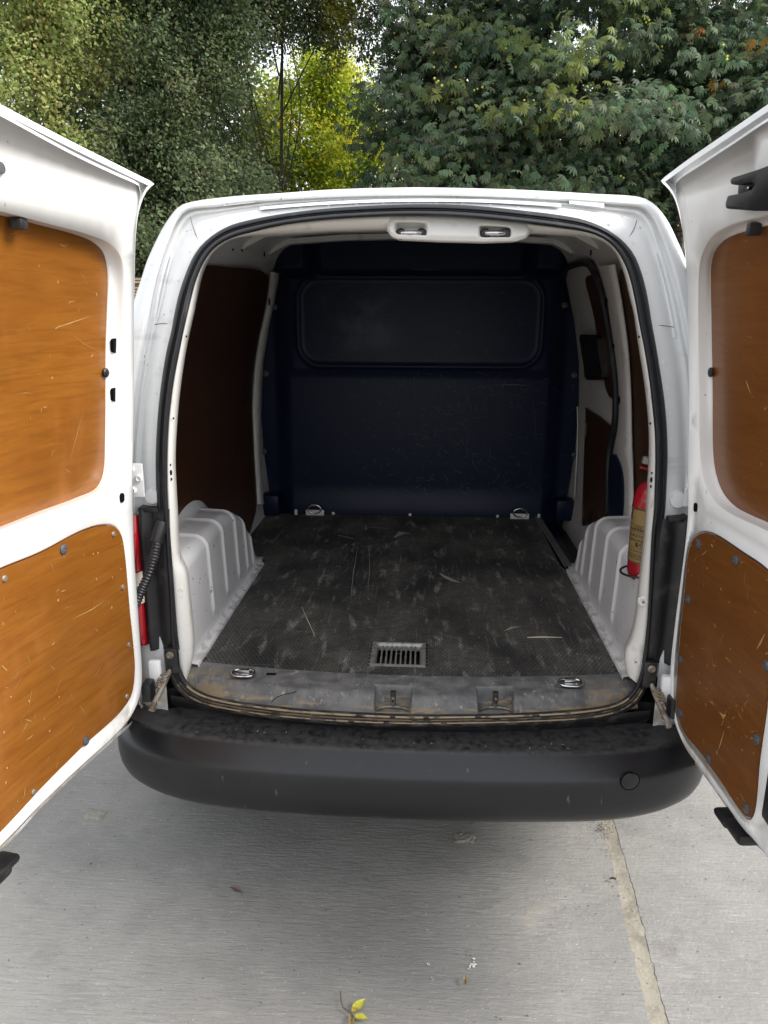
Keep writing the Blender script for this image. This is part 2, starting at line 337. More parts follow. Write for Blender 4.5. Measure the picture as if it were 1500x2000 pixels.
def sheet(outer, holes, step, to3):
    """triangulated curved sheet from 2-D loops; returns verts, faces and loop vertex indices"""
    pts = []; edges = []; loops = []
    for lp in [outer]+list(holes):
        s = len(pts); pts += [Vector((float(a), float(b))) for a, b in lp]; k = len(lp)
        edges += [(s+i, s+(i+1) % k) for i in range(k)]; loops.append(list(range(s, s+k)))
    o = np.asarray(outer); x0, y0 = o.min(0); x1, y1 = o.max(0)
    allb = np.vstack([np.asarray(l) for l in [outer]+list(holes)])
    for x in np.arange(x0+step, x1, step):
        for y in np.arange(y0+step, y1, step):
            if inside((x, y), outer) and not any(inside((x, y), h) for h in holes) and np.min(np.hypot(allb[:, 0]-x, allb[:, 1]-y)) > step*.45:
                pts.append(Vector((float(x), float(y))))
    vo, eo, fo, ov, oe, of = delaunay_2d_cdt(pts, edges, [], 0, 1e-7)
    idx = {}
    for i, l in enumerate(ov):
        for k in l: idx[k] = i
    faces = []
    for f in fo:
        c = sum((vo[i] for i in f), Vector((0, 0)))/len(f)
        if inside(c, outer) and not any(inside(c, h) for h in holes): faces.append(tuple(f))
    V = [to3(v.x, v.y) for v in vo]
    return V, faces, [[idx[i] for i in l] for l in loops], vo

# ================================================================== SETTING
G = -1  # drawing order only
def plane(name, x0, x1, y0, y1, z, m, kind='structure', parent=None):
    return obj(name, [(x0, y0, z), (x1, y0, z), (x1, y1, z), (x0, y1, z)], [(0, 1, 2, 3)], m, parent, smooth=False, kind=kind)
plane('terrain', -300, 300, -300, 400, -.02, MT['soil'])
# two concrete bays with a mortared joint between them
def jx(y): return .603+.057*(y-0.0)
def slab(name, xl, xr):
    ys = [-6, -2.4]+list(np.linspace(-1.6, 1.2, 240))+[1.8, 3, 7.2]
    L = [(xl(y), y) for y in ys]; Rr = [(xr(y), y) for y in ys]
    V = [(x, y, 0) for x, y in L]+[(x, y, 0) for x, y in Rr]+[(x, y, -.03) for x, y in L]+[(x, y, -.03) for x, y in Rr]; n = len(ys)
    Fc = []
    for i in range(n-1):
        Fc += [(i, n+i, n+i+1, i+1), (2*n+i, 2*n+i+1, i+1, i), (n+i, n+i+1, 3*n+i+1, 3*n+i)]
    return obj(name, V, Fc, MT['concrete'], smooth=False, kind='structure')
yard = slab('concrete_yard', lambda y: -9., lambda y: jx(y)-.021+.002*math.sin(9*y)+.0012*math.sin(61*y)+rng.normal(0, .0011)-(.006 if rng.random() < .02 else 0))
slab('concrete_bay', lambda y: jx(y)+.021+.002*math.sin(7*y+1)+.0012*math.sin(47*y)+rng.normal(0, .0011)+(.006 if rng.random() < .02 else 0), lambda y: 9.)
V = []; Fc = []; n = 240
for i in range(n):
    y = -2.4+4.2*i/(n-1); wv = .002*math.sin(31*y)+rng.normal(0, .0012); wd_ = 1+.10*math.sin(17*y+1)+.06*math.sin(53*y)+rng.normal(0, .04)
    for k, t in enumerate(np.linspace(-.036, .036, 7)):
        V.append((jx(y)+t*wd_+wv, y, -.0010-.0015*max(0, 1-abs(t)/.020)+rng.normal(0, .0005)))
for i in range(n-1):
    for k in range(6): Fc.append((i*7+k, i*7+k+1, (i+1)*7+k+1, (i+1)*7+k))
obj('mortar_joint', V, Fc, MT['joint'], yard)
def patch(cx, cy, sx, sy, a):
    bm = bmesh.new(); bmesh.ops.create_grid(bm, x_segments=9, y_segments=6, size=.5)
    for v in bm.verts:
        v.co = Vector((v.co.x*sx, v.co.y*sy, .0045+rng.normal(0, .0008)))
        if abs(v.co.x) > sx*.49 or abs(v.co.y) > sy*.49: v.co.z = .0005; v.co.x += rng.normal(0, .003); v.co.y += rng.normal(0, .003)
    bm.transform(Matrix.Translation((cx, cy, 0)) @ Matrix.Rotation(a, 4, 'Z'))
    return bm_obj('cement_patch', bm, MT['patch'], yard, smooth=False)
patch(-.973, .262, .062, .045, -.1); patch(.176, .224, .062, .045, .03)

# ================================================================== VAN
VC = Vector((0, 1.9, 0))
van = thing('cargo_van', 'white panel van seen from behind with both rear doors wide open', 'van', VC)
def bow(x): return -.05+.08*(min(abs(x), .62)/.58)**2
def zlean(z): return .35*max(0, z-1.2)**2
def Yr(x, z): return bow(x)+zlean(z)
def rear(px, py, off=0.):
    return hit(px, py, lambda P: P.y-Yr(P.x, P.z)-off, .8, 4)
CEN = (805, 950)
seal_out = [(307, 1000), (304, 910), (305, 865), (309, 802), (316, 741), (325, 687), (336, 640), (340, 616), (350, 572), (362, 536), (378, 500), (394, 478), (420, 456), (450, 440), (490, 429), (550, 418),
            (620, 409), (700, 403), (807, 399), (913, 401), (1020, 411), (1100, 421), (1140, 429), (1176, 443), (1204, 460), (1224, 478), (1240, 500), (1254, 536), (1264, 576), (1273, 630), (1283, 685), (1292, 741), (1299, 793), (1303, 847), (1304, 892), (1302, 946), (1299, 1000),
            (1294, 1030), (1287, 1140), (1280, 1240), (1274, 1300), (1262, 1346), (1242, 1376), (1210, 1396), (1150, 1409), (1050, 1415), (950, 1418), (800, 1420), (700, 1417), (600, 1411), (520, 1403), (440, 1391), (390, 1379), (358, 1362), (336, 1334), (324, 1290), (320, 1230), (316, 1130), (310, 1030)]
seal_in = [(329, 1000), (327, 946), (327, 892), (329, 838), (333, 793), (340, 741), (349, 694), (360, 640), (374, 580), (382, 550), (396, 516), (410, 494), (430, 476), (460, 462), (490, 454), (550, 440), (620, 431), (700, 425), (807, 422), (913, 426), (1020, 436), (1100, 446), (1140, 452), (1166, 460), (1190, 474), (1208, 494), (1222, 520), (1232, 550), (1240, 586), (1250, 640),
           (1259, 685), (1268, 741), (1274, 793), (1279, 847), (1280, 892), (1279, 946), (1277, 1000), (1273, 1040), (1268, 1140), (1262, 1240), (1254, 1300), (1241, 1340), (1222, 1362), (1190, 1376), (1120, 1386), (1000, 1393), (900, 1395), (800, 1395), (700, 1391), (600, 1385), (520, 1377), (450, 1367), (400, 1354), (368, 1334), (352, 1302), (343, 1250), (338, 1150), (332, 1070)]
NS = 260
angs = [2*math.pi*i/NS for i in range(NS)]
so_ = polar(smooth_poly(seal_out, True, 5), CEN, angs); si_ = polar(smooth_poly(seal_in, True, 5), CEN, angs)
prof = [(-.02, .012), (0, 0), (.06, -.010), (.24, -.016), (.33, -.015), (.37, -.006), (.41, -.013), (.46, -.014), (.50, -.005), (.56, -.017), (.68, -.025), (.82, -.026), (.93, -.018), (1.0, -.004), (1.02, .02)]
rings = []
for t, off in prof:
    rings.append([rear(*(so_[i]*(1-t)+si_[i]*t), off) for i in range(NS)])
sealo = loft('door_seal', rings, MT['seal'], van, closed=True, flip=True)
sealo.data.materials.append(MT['dirt'])
for p in sealo.data.polygons:
    if p.center.z < .605+.012*math.sin(p.center.x*23) and (p.index//NS) in (3, 4, 7, 8, 10) and rng.random() < .93: p.material_index = 1
# --- white jamb around the opening, running out to the body skin
fold = [(285, 1420), (278, 1300), (268, 1150), (258, 1000), (262, 892), (267, 820), (273, 766), (282, 707), (295, 640), (305, 572), (318, 516), (333, 470), (349, 434), (368, 414), (420, 408), (500, 398), (620, 390), (800, 386), (1000, 390), (1130, 398), (1220, 406), (1253, 411), (1272, 432), (1286, 468), (1298, 505), (1312, 555), (1324, 605), (1334, 656), (1346, 720), (1352, 800), (1356, 900), (1356, 1000), (1350, 1150), (1338, 1300), (1330, 1420)]
skin = [(226, 1420), (214, 1300), (206, 1150), (206, 1000), (212, 900), (222, 800), (240, 680), (264, 580), (276, 544), (286, 512), (300, 480), (316, 448), (334, 420), (350, 403), (371, 395), (450, 384), (550, 377), (650, 370), (750, 367), (820, 366), (1000, 370), (1150, 378), (1255, 386), (1274, 396), (1292, 414), (1308, 438), (1322, 468), (1332, 490), (1340, 512), (1352, 560), (1372, 680), (1390, 800), (1402, 900), (1408, 1000), (1406, 1150), (1396, 1300), (1384, 1420)]
a0, a1 = math.pi-.66, 2*math.pi+.66   # from lower left over the top to lower right (image y points down)
NJ = 240
ang2 = [a0+(a1-a0)*i/(NJ-1) for i in range(NJ)]
closeit = lambda c: np.vstack([smooth_poly(c, False, 5), [[805, 2400]]])
fo_ = polar(closeit(fold), CEN, ang2); sk_ = polar(closeit(skin), CEN, ang2); s2_ = polar(smooth_poly(seal_out, True, 5), CEN, ang2)
jr = []
seq = [('s', 'f', -.12, .004), ('s', 'f', .03, .003), ('s', 'f', .30, .004), ('s', 'f', .52, .010), ('s', 'f', .60, .020), ('s', 'f', .80, .022), ('s', 'f', .86, .015), ('s', 'f', .93, .013), ('f', 'k', 0., .022), ('f', 'k', .14, .022), ('f', 'k', .24, .004), ('f', 'k', .42, 0.), ('f', 'k', .75, .010), ('f', 'k', .93, .026), ('f', 'k', 1., .045)]
C_ = {'s': s2_, 'f': fo_, 'k': sk_}
for a, b, t, off in seq:
    jr.append([rear(*(C_[a][i]*(1-t)+C_[b][i]*t), off) for i in range(NJ)])
last = jr[-1]
jr.append([Vector((p.x*1.012, p.y+.05, p.z+.004*(1 if p.z > 1.5 else 0))) for p in last])
loft('rear_frame', jr, MT['paint'], van, flip=True)
# --- outer body: sides, roof, bonnet
half = smooth_poly([(.845, .33), (.85, .6), (.848, .85), (.835, 1.0), (.80, 1.2), (.745, 1.45), (.695, 1.62), (.645, 1.72), (.57, 1.785), (.4, 1.815), (0, 1.83)], False, 8)
full = np.vstack([half*[-1, 1], (half[::-1])[1:]])
full = resample(full, NJ)
def section(y, sx=1., zt=1.83, zb=.33):
    s = (zt-.33)/(1.83-.33)
    return [Vector((x*sx, y, zb+(z-.33)*s*(zt-zb)/(zt-.33) if zt > zb else z)) for x, z in full]
fp = np.vstack([full, [[0.3, .2], [-.3, .2]]])
def sec(y):
    out = []
    for p in jr[-1]:
        a = math.atan2(p.z-1.0, p.x); q = polar(fp, (0, 1.0), [a])[0]; out.append(Vector((q[0]*(1-.04*sst(1.3, 1.6, q[1])), y, q[1]-.035*sst(1.2, 1.75, q[1]))))
    return out
s34 = sec(.34); s5 = [Vector((p.x, .5, p.z)) for p in s34]
br = [jr[-1], [(p*.55+q*.45) for p, q in zip(jr[-1], s34)], s5, [Vector((p.x, 1.2, p.z+.038*sst(1.5, 1.75, p.z))) for p in s5], [Vector((p.x, 2.2, p.z+.038*sst(1.5, 1.75, p.z))) for p in s5], section(2.55, .985, 1.80), section(2.75, .97, 1.66), section(3.1, .95, 1.34), section(3.35, .94, 1.08), section(3.9, .90, .98), section(4.1, .84, .90), section(4.17, .78, .62), [Vector((x*.7, 4.18, .45)) for x, z in full]]
loft('outer_body', br, MT['paint'], van, flip=True)
for s in (-1, 1):                                       # cab side windows and wheels
    Vv = [(s*.815, 2.25, 1.12), (s*.80, 2.95, 1.10), (s*.72, 2.72, 1.50), (s*.715, 2.25, 1.56)]
    Vv += [(x+s*.012, y, z) for x, y, z in Vv]
    obj('side_window', Vv, [(0, 1, 2, 3), (7, 6, 5, 4), (0, 4, 5, 1), (1, 5, 6, 2), (2, 6, 7, 3), (3, 7, 4, 0)], MT['glass'], van, smooth=False)
    for y in (.62, 3.30):
        wp = [(.20, -.09), (.30, -.095), (.315, -.06), (.318, 0), (.315, .06), (.30, .095), (.20, .09)]
        wh = lathe('wheel', (s*.735, y, .318), (s, 0, 0), wp, MT['tyre'], van, 32)
        lathe('rim', (s*.735, y, .318), (s, 0, 0), [(.198, -.07), (.2, .085), (.17, .07), (.08, .075), (.03, .09), (.0001, .09)], MT['grille'], wh, 24)
uv = [(-.66, .06, .30), (.66, .06, .30), (.70, 4.0, .30), (-.70, 4.0, .30)]
obj('underbody', uv+[(x, y, .56) for x, y, z in uv], [(3, 2, 1, 0), (4, 5, 6, 7), (0, 1, 5, 4), (1, 2, 6, 5), (2, 3, 7, 6), (3, 0, 4, 7)], MT['black'], van, smooth=False)
# --- cream inner return of the opening
flange = [(362, 1338), (376, 1290), (378, 1262), (370, 1174), (362, 1112), (353, 1096), (348, 1070), (345, 1010), (342, 955), (340, 901), (342, 847), (346, 793), (352, 741), (360, 689), (370, 640), (375, 622), (384, 578), (391, 546), (403, 514), (420, 490), (450, 469), (490, 461), (550, 457), (620, 453), (700, 450), (800, 449), (900, 451), (1000, 455), (1060, 457), (1110, 459), (1150, 463), (1180, 473), (1200, 490), (1212, 512), (1223, 545), (1230, 576), (1240, 618), (1250, 685), (1259, 741), (1266, 802), (1269, 847), (1269, 892), (1266, 946), (1262, 1020), (1254, 1100), (1248, 1150), (1242, 1205), (1232, 1249), (1222, 1268), (1220, 1296), (1232, 1345)]
a0, a1 = math.pi-.72, 2*math.pi+.72
ang3 = [a0+(a1-a0)*i/(NJ-1) for i in range(NJ)]
fl_ = polar(closeit(flange), CEN, ang3); s3_ = polar(smooth_poly(seal_in, True, 5), CEN, ang3)
def Xw(z):
    return float(np.interp(z, [.5, .6, .9, 1.1, 1.3, 1.5, 1.62, 1.70, 1.75, 1.80], [.69, .70, .73, .735, .722, .685, .65, .625, .61, .59]))
fr = []
for t, off in ((-.25, .010), (.0, .006), (.25, .008), (.8, .030), (.95, .040), (1.0, .052)):
    fr.append([rear(*(s3_[i]*(1-t)+fl_[i]*t), off) for i in range(NJ)])
fr.append([Vector((p.x*1.01, p.y+.03, p.z+.003*(p.z > 1.5))) for p in fr[-1]])
fr.append([Vector((math.copysign(max(abs(p.x), min(Xw(p.z)*1.0, abs(p.x)*1.35)), p.x), p.y+.09, p.z+.05*max(0, p.z-1.4))) for p in fr[-1]])
loft('inner_return', fr, MT['cream'], van, flip=True, label='cream painted inner return with small holes')
def hole(px, py, w_, h_, off, parent=van, m='void', name='hole', nrm=None):
    c = rear(px, py, off); bm = bmesh.new()
    bmesh.ops.create_uvsphere(bm, u_segments=10, v_segments=6, radius=1)
    bm.transform(Matrix.Translation(c) @ Matrix.Diagonal((w_, .002, h_, 1))); return bm_obj(name, bm, MT[m], parent)
for px, py, w_, h_ in ((333, 908, .002, .003), (334, 923, .003, .007), (335, 936, .002, .004), (1273, 924, .002, .003), (1272, 937, .003, .007), (1271, 950, .002, .004), (364, 657, .002, .003), (339, 817, .002, .003), (1248, 658, .002, .003), (1270, 827, .002, .003)):
    hole(px, py, w_, h_, .014)
for px, py in ((347, 1152), (356, 1270), (1257, 1175), (1243, 1292)):
    P = rear(px, py, .016); sd_ = -1 if px < 750 else 1
    o = lathe('trim_boss', P, (-sd_*.5, -1, 0), [(.015, -.012), (.0145, .001), (.010, .0045), (.0045, .0035), (.0001, .002)], MT['cream'], van, 20)
    lathe('trim_screw', P+Vector((-sd_*.002, -.0045, 0)), (-sd_*.5, -1, 0), [(.0035, -.002), (.0035, .001), (.0001, .0012)], MT['steel'], o, 8)
# --- lining of the load space
ZS = np.r_[np.linspace(.48, 1.66, 24), [1.695, 1.72, 1.735]]
prof2 = [(-Xw(z), z) for z in ZS]+[(-.50, 1.755), (-.3, 1.768), (0, 1.773), (.3, 1.768), (.50, 1.755)]+[(Xw(z), z) for z in ZS[::-1]]
ys = list(np.linspace(.34, 1.80, 32))
up_ = lambda y, z: .052*sst(.34, 1.3, y)*sst(1.55, 1.74, z)
loft('interior_lining', [[Vector((x, y, z+up_(y, z))) for x, z in prof2] for y in ys], MT['inner_white'], van, label='bare white metal sides and roof of the load space')
for y in (1.0, 1.45):                         # roof bows
    pr = [(-.60, 1.70), (-.52, 1.740), (-.3, 1.755), (0, 1.760), (.3, 1.755), (.52, 1.740), (.60, 1.70)]
    loft('roof_bow', [[Vector((x, y+d, z+dz+up_(y, 1.75)-.004)) for x, z in pr] for d, dz in ((-.035, .012), (-.028, -.008), (.028, -.008), (.035, .012))], MT['inner_white'], van, sharp=50)
def wallhit(px, py, side, off):
    return hit(px, py, lambda P: Xw(P.z)-off-side*P.x, 1.7, 5)
def wall_panel(name, pts, side, off, m, th=.006, step=.06, parent=van, label=None, smooth_it=True):
    uvp = []
    for p in pts:
        if len(p) == 3: uvp.append((p[0], p[1]))
        else:
            h = wallhit(p[0], p[1], side, off); uvp.append((h.y, h.z))
    lp = resample(smooth_poly(uvp, True, 6) if smooth_it else np.array(uvp), 90, True)
    to3 = lambda y, z: Vector((side*(Xw(z)-off), y, z))
    V, Fc, loops, vo = sheet(lp, [], step, to3)
    n = len(V); k = len(loops[0])
    V += [Vector((v.x+side*th, v.y, v.z)) for v in [V[i] for i in loops[0]]]
    for i in range(k): Fc.append((loops[0][i], loops[0][(i+1) % k], n+(i+1) % k, n+i))
    return obj(name, V, Fc, m, parent, sharp=40, label=label)
lp_ = wall_panel('plywood_lining', [(.17, .62, 0), (.17, 1.2, 0), (.19, 1.45, 0), (.28, 1.60, 0), (.6, 1.655, 0), (450, 522), (491, 525), (517, 533), (526, 548), (519, 595), (505, 659), (495, 727), (492, 796), (495, 879), (499, 947), (500, 1000)], -1, .012, MT['ply_in'], label='varnished plywood lining in a shade-darkened colour on the nearer side wall')
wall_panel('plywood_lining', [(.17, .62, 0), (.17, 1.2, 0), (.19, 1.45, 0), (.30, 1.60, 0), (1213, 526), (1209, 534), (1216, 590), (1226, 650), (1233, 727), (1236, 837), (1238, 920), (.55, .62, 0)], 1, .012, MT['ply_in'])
# sliding door side on the right: frame, window board, lower board, handle, black cover
wall_panel('side_door', [(1104, 530), (1146, 520), (1158, 534), (1172, 572), (1186, 645), (1198, 727), (1201, 796), (1198, 835), (1191, 868), (1187, 910), (1184, 1010), (1132, 1030), (1130, 820), (1120, 680)], 1, .004, MT['inner_white'], label='inside of the sliding side door')
sd = [o for o in van.children if o.name == 'side_door'][0]
tube('side_door_seal', [wallhit(x, y, 1, .016) for x, y in smooth_poly([(1100, 536), (1106, 524), (1146, 514), (1160, 530), (1174, 571), (1188, 645), (1200, 727), (1203, 796), (1200, 835), (1192, 868), (1188, 905), (1186, 1005)], False, 5)], .013, MT['seal'], van)
wall_panel('window_board', [(1150, 538), (1162, 545), (1174, 590), (1187, 660), (1198, 740), (1199, 775), (1188, 772), (1179, 741), (1168, 672), (1154, 595), (1143, 551)], 1, .012, MT['ply_in'], parent=sd)
wall_panel('lower_board', [(1143, 796), (1170, 813), (1196, 835), (1190, 868), (1186, 900), (1183, 1012), (1136, 1028), (1140, 900)], 1, .014, MT['ply_in'], parent=sd, smooth_it=False)
hp = wall_panel('grab_handle', [(1133, 653), (1160, 654), (1165, 660), (1175, 735), (1172, 742), (1146, 742), (1141, 735), (1131, 660)], 1, .035, MT['black'], th=.03, parent=sd, smooth_it=False)
wall_panel('pillar_cover', [(1192, 890), (1202, 892), (1212, 920), (1216, 960), (1212, 1000), (1198, 1014), (1190, 1000), (1188, 930)], 1, .03, MT['bulk'], th=.028)
def strip_panel(name, A, B, side, offs, m, label=None):
    A = resample(smooth_poly(A, False, 5), 40); B = resample(smooth_poly(B, False, 5), 40)
    rr = []
    for t, o in offs: rr.append([wallhit(*(A[i]*(1-t)+B[i]*t), side, o) for i in range(40)])
    return loft(name, rr, m, van, flip=side > 0, label=label)
strip_panel('body_pillar', [(1168, 520), (1182, 571), (1194, 645), (1205, 727), (1208, 796), (1206, 835), (1200, 880), (1214, 920), (1216, 1010)], [(1203, 516), (1209, 545), (1220, 610), (1229, 680), (1234, 760), (1236, 837), (1238, 900), (1239, 960), (1239, 1010)], 1, [(0, .004), (.08, .022), (.5, .034), (.92, .026), (1, .008)], MT['inner_white'])
strip_panel('body_pillar', [(528, 530), (520, 595), (506, 659), (496, 727), (493, 796), (496, 879), (500, 947), (502, 985)], [(549, 535), (538, 595), (524, 659), (516, 714), (511, 796), (510, 879), (514, 961), (516, 985)], -1, [(0, .008), (.1, .016), (.8, .020), (1, .006)], MT['inner_white'])
for side, px, py, s in ((1, 1184, 592, 1.), (1, 1209, 782, .8), (1, 1198, 676, .4), (-1, 526, 589, 1.)):
    h = wallhit(px, py, side, .026); bm = bmesh.new(); bmesh.ops.create_uvsphere(bm, u_segments=10, v_segments=6, radius=1)
    bm.transform(Matrix.Translation(h) @ Matrix.Diagonal((.004, .009*s, .018*s, 1))); bm_obj('pillar_hole', bm, MT['void'], van)
for side, px, py in ((-1, 452, 460), (-1, 470, 462), (-1, 514, 474), (1, 1120, 470), (1, 1157, 470)):
    P = at(px, py, Z=1.76) if False else wallhit(px, py+14, side, .005)
    if P is not None: box('roof_slot', (P.x-side*.004, P.y, P.z), (.003, .012, .05), MT['void'], van, bevel=0)
# --- header trim with the two door strikers
hy = lambda x: Yr(x, 1.70)
def hdr(px, py, off): return rear(px, py, off)
xs = [757, 764, 776, 778, 786, 834, 838, 850, 925, 940, 946, 990, 996, 1010, 1024, 1032, 1036]
def topc(x): return float(np.interp(x, [740, 807, 913, 1020, 1060], [424, 423, 427, 437, 441]))
def botc(x): return float(np.interp(x, [757, 764, 778, 863, 948, 1010, 1026, 1036], [452, 462, 467, 471, 473, 471, 466, 456]))
XS = np.linspace(756, 1036, 90); rr = []
def pocket(x):
    p = 0
    for c in (803, 967):
        p = max(p, min(1, max(0, (32-abs(x-c))/8)))
    return p
for t in np.linspace(0, 1, 16):
    ring = []
    for x in XS:
        y = topc(x)*(1-t)+botc(x)*t; off = .010+.012*(t > .72)*(1-(t-.72)/.28)-.006*(t > .72)
        q = min(1, max(0, (t-.25)/.12))*min(1, max(0, (.80-t)/.08)); e = min(1, min(x-756, 1036-x)/6)
        ring.append(hdr(x, y, (.018-.012*e if t < .72 else .018-.012*e+.01*(t-.72)/.28)+.035*pocket(x)*q))
    rr.append(ring)
rr.append([p+Vector((0, .09, .004)) for p in rr[-1]])
ht = loft('header_trim', rr, MT['cream'], van, label='cream plastic header trim with two recesses')
for c in (803, 967):
    st = tube('striker', [hdr(c-24, 454, .028), hdr(c-16, 455, .012), hdr(c, 455, .010), hdr(c+16, 455, .012), hdr(c+24, 454, .028)], .0055, MT['chrome'], ht)
    for d in (-20, 20):
        lathe('striker_boss', hdr(c+d, 457, .020), (0, -1, 0), [(.0115, -.01), (.012, .004), (.008, .008), (.0001, .009)], MT['black'], st, 14)
V = []; Fc = []
for i in range(14, NJ-14, 5):
    p = rear(*(s2_[i]*.84+fo_[i]*.16), .0032); n0 = len(V)
    V.append(p+Vector((0, -.0012, 0))); V += [p+Vector((.0045*math.cos(a), 0, .0045*math.sin(a))) for a in np.linspace(0, 2*math.pi, 9)[:-1]]
    Fc += [(n0, n0+1+k, n0+1+(k+1) % 8) for k in range(8)]
obj('weld_spots', V, Fc, MT['paint'], van, kind='stuff')
# --- raised strip and pressings on the frame under the roof edge
def band(name, p0, p1, hpx, off, n=14, curve=None):
    up_ = []; lo_ = []
    for i in range(n):
        t = i/(n-1); x = p0[0]+(p1[0]-p0[0])*t; y = p0[1]+(p1[1]-p0[1])*t-(curve or 0)*4*t*(1-t)
        up_.append((x, y-hpx/2)); lo_.append((x, y+hpx/2))
    rr = [[rear(*p, off+.012) for p in up_], [rear(*p, off) for p in up_], [rear(*p, off) for p in lo_], [rear(*p, off+.014) for p in lo_]]
    return loft(name, rr, MT['paint'], van, sharp=40)
band('frame_strip', (508, 407), (1096, 401), 6, -.003, 24, 13)
for p in (((436, 396), (498, 389)), ((1112, 391), (1180, 399))): band('frame_pressing', p[0], p[1], 13, .004)
for A in ([(336, 499), (326, 540), (313, 600), (299, 650)], [(1280, 496), (1294, 545), (1308, 605), (1318, 660)]):
    tube('weld_bead', [rear(x, y, .020) for x, y in smooth_poly(A, False, 6)], .0035, MT['paint'], van, 8)
# seam lines of sealant on the jamb
for A in ([(372, 424), (376, 440), (384, 462), (392, 476)], [(1244, 430), (1238, 448), (1228, 464), (1222, 472)], [(302, 634), (316, 632), (335, 633)], [(1275, 635), (1295, 636), (1316, 639)]):
    tube('sealant_line', [rear(x, y, .0045) for x, y in smooth_poly(A, False, 5)], .0009, MT['grey_plastic'], van, 6)
for px, py in ((300, 968), (1322, 975)):
    P = rear(px, py, .006); lathe('jamb_plug', P, (0, -1, 0), [(.022, -.02), (.022, .004), (.018, .012), (.0001, .014)], MT['paint'], van, 24)

# --- bulkhead: one pressed panel with window-shaped ridge
BY = 1.70
def at_b(px, py): p = at(px, py, Y=BY); return p.x, p.z
def rrect(x, z, x0, x1, z0, z1, r):
    cx, cz = (x0+x1)/2, (z0+z1)/2; qx = abs(x-cx)-(x1-x0)/2+r; qz = abs(z-cz)-(z1-z0)/2+r
    return math.hypot(max(qx, 0), max(qz, 0))+min(max(qx, qz), 0)-r
def bulk_off(x, z):
    d = 0.
    s1 = rrect(x, z, -.535, .535, 1.285, 1.668, .10)
    d -= .008*math.exp(-(s1/.008)**2)                    # ridge
    d += .004*sst(.0, -.03, s1)                          # pane set back
    d -= .011*sst(1.225, 1.285, z)*sst(1.70, 1.66, z)*sst(.60, .555, abs(x))   # field round the window stands forward
    d += .06*sst(.575, .66, abs(x))                      # flanges fall back
    d -= .10*sst(.42, .50, abs(x)-.10*sst(1.66, 1.8, z)*0)*sst(1.655, 1.70, z)  # shoulder boxes
    d -= .016*sst(.74, .60, z)                            # kicked out at the foot
    return d
nx, nz = 190, 190; V = []; Fc = []
for j in range(nz):
    z = .45+(1.825-.45)*j/(nz-1); half_ = Xw(z)-.006
    for i in range(nx):
        x = -half_+2*half_*i/(nx-1); V.append((x, BY+bulk_off(x, z), z))
for j in range(nz-1):
    for i in range(nx-1): Fc.append((j*nx+i, j*nx+i+1, (j+1)*nx+i+1, (j+1)*nx+i))
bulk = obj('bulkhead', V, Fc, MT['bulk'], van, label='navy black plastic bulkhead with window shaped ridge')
for px, py in ((519, 730), (515, 882), (1103, 596), (1122, 733), (1122, 889), (536, 600)):
    x, z = at_b(px, py); y = BY+bulk_off(x, z)
    p = at(px, py, Y=y-.008); lathe('screw', p, (0, -1, 0), [(.013, -.004), (.013, .002), (.008, .003), (.007, .006), (.0001, .007)], MT['grey_plastic'], bulk, 14)
for side in (-1, 1):
    A = [(519, 540), (531, 600), (520, 659), (513, 730), (509, 800), (508, 879), (512, 955)] if side < 0 else [(1091, 530), (1102, 590), (1114, 645), (1123, 722), (1128, 810), (1127, 879), (1122, 970)]
    if side > 0: tube('edge_strip', [wallhit(x, y, 1, .012) for x, y in smooth_poly(A, False, 5)], .003, MT['cream'], bulk, 6)
for px, py in ((615, 993), (1015, 1000)):
    c = at(px, py+6, Y=1.655)
    rg = thing_part = box('tie_down_plate', (c.x, c.y, .615), (.085, .004, .026), MT['cream'], bulk, bevel=.001)
    rp = [Vector((c.x+.030*math.cos(a)*(1.0), c.y-.010, .634+.020*math.sin(a))) for a in np.linspace(0, 2*math.pi, 22)[:-1]]
    tube('tie_down_ring', rp, .0042, MT['chrome'], rg, 8, closed=True)
for px in (578, 651, 801, 972, 1053):
    c = at(px, 999, Y=1.66); box('foot_clip', (c.x, c.y, .612), (.012, .004, .012 if px in (651, 801, 972) else .03), MT['cream'], bulk, bevel=.001)
# foot brackets at the lower corners
for s in (-1, 1):
    box('corner_block', (s*.675, 1.655, .655), (.09, .09, .10), MT['bulk'], bulk, bevel=.02)

# --- load floor
def mat_front(x): return .082+.045*(x/.556)**2
front = [(x, mat_front(x)) for x in np.linspace(-.556, .556, 30)]
mat_poly = front+[(.572, .3), (.582, .7), (.583, .97), (.553, 1.0), (.549, 1.685), (-.70, 1.685), (-.71, 1.0), (-.592, .95), (-.582, .6), (-.572, .25)]
gx0, gx1, gy0, gy1 = -.098, .042, .144, .282
ghole = [(gx0, gy0), (gx1, gy0), (gx1, gy1), (gx0, gy1)]
Z0 = .600
V, Fc, loops, vo = sheet(np.array(mat_poly), [ghole], .12, lambda x, y: Vector((x, y, Z0)))
for lp in loops:
    n = len(V); k = len(lp); V += [Vector((V[i].x, V[i].y, Z0-.012)) for i in lp]
    for i in range(k): Fc.append((lp[i], lp[(i+1) % k], n+(i+1) % k, n+i))
fm = obj('floor_mat', V, Fc, MT['mat_base'], van, smooth=False, label='worn black rubber mat with hexagon studs')
V = []; Fc = []; P_ = .0122; h6 = [(math.cos(R(60*k+30)), math.sin(R(60*k+30))) for k in range(6)]
mp_in = np.array(mat_poly)
row = 0; y = .09
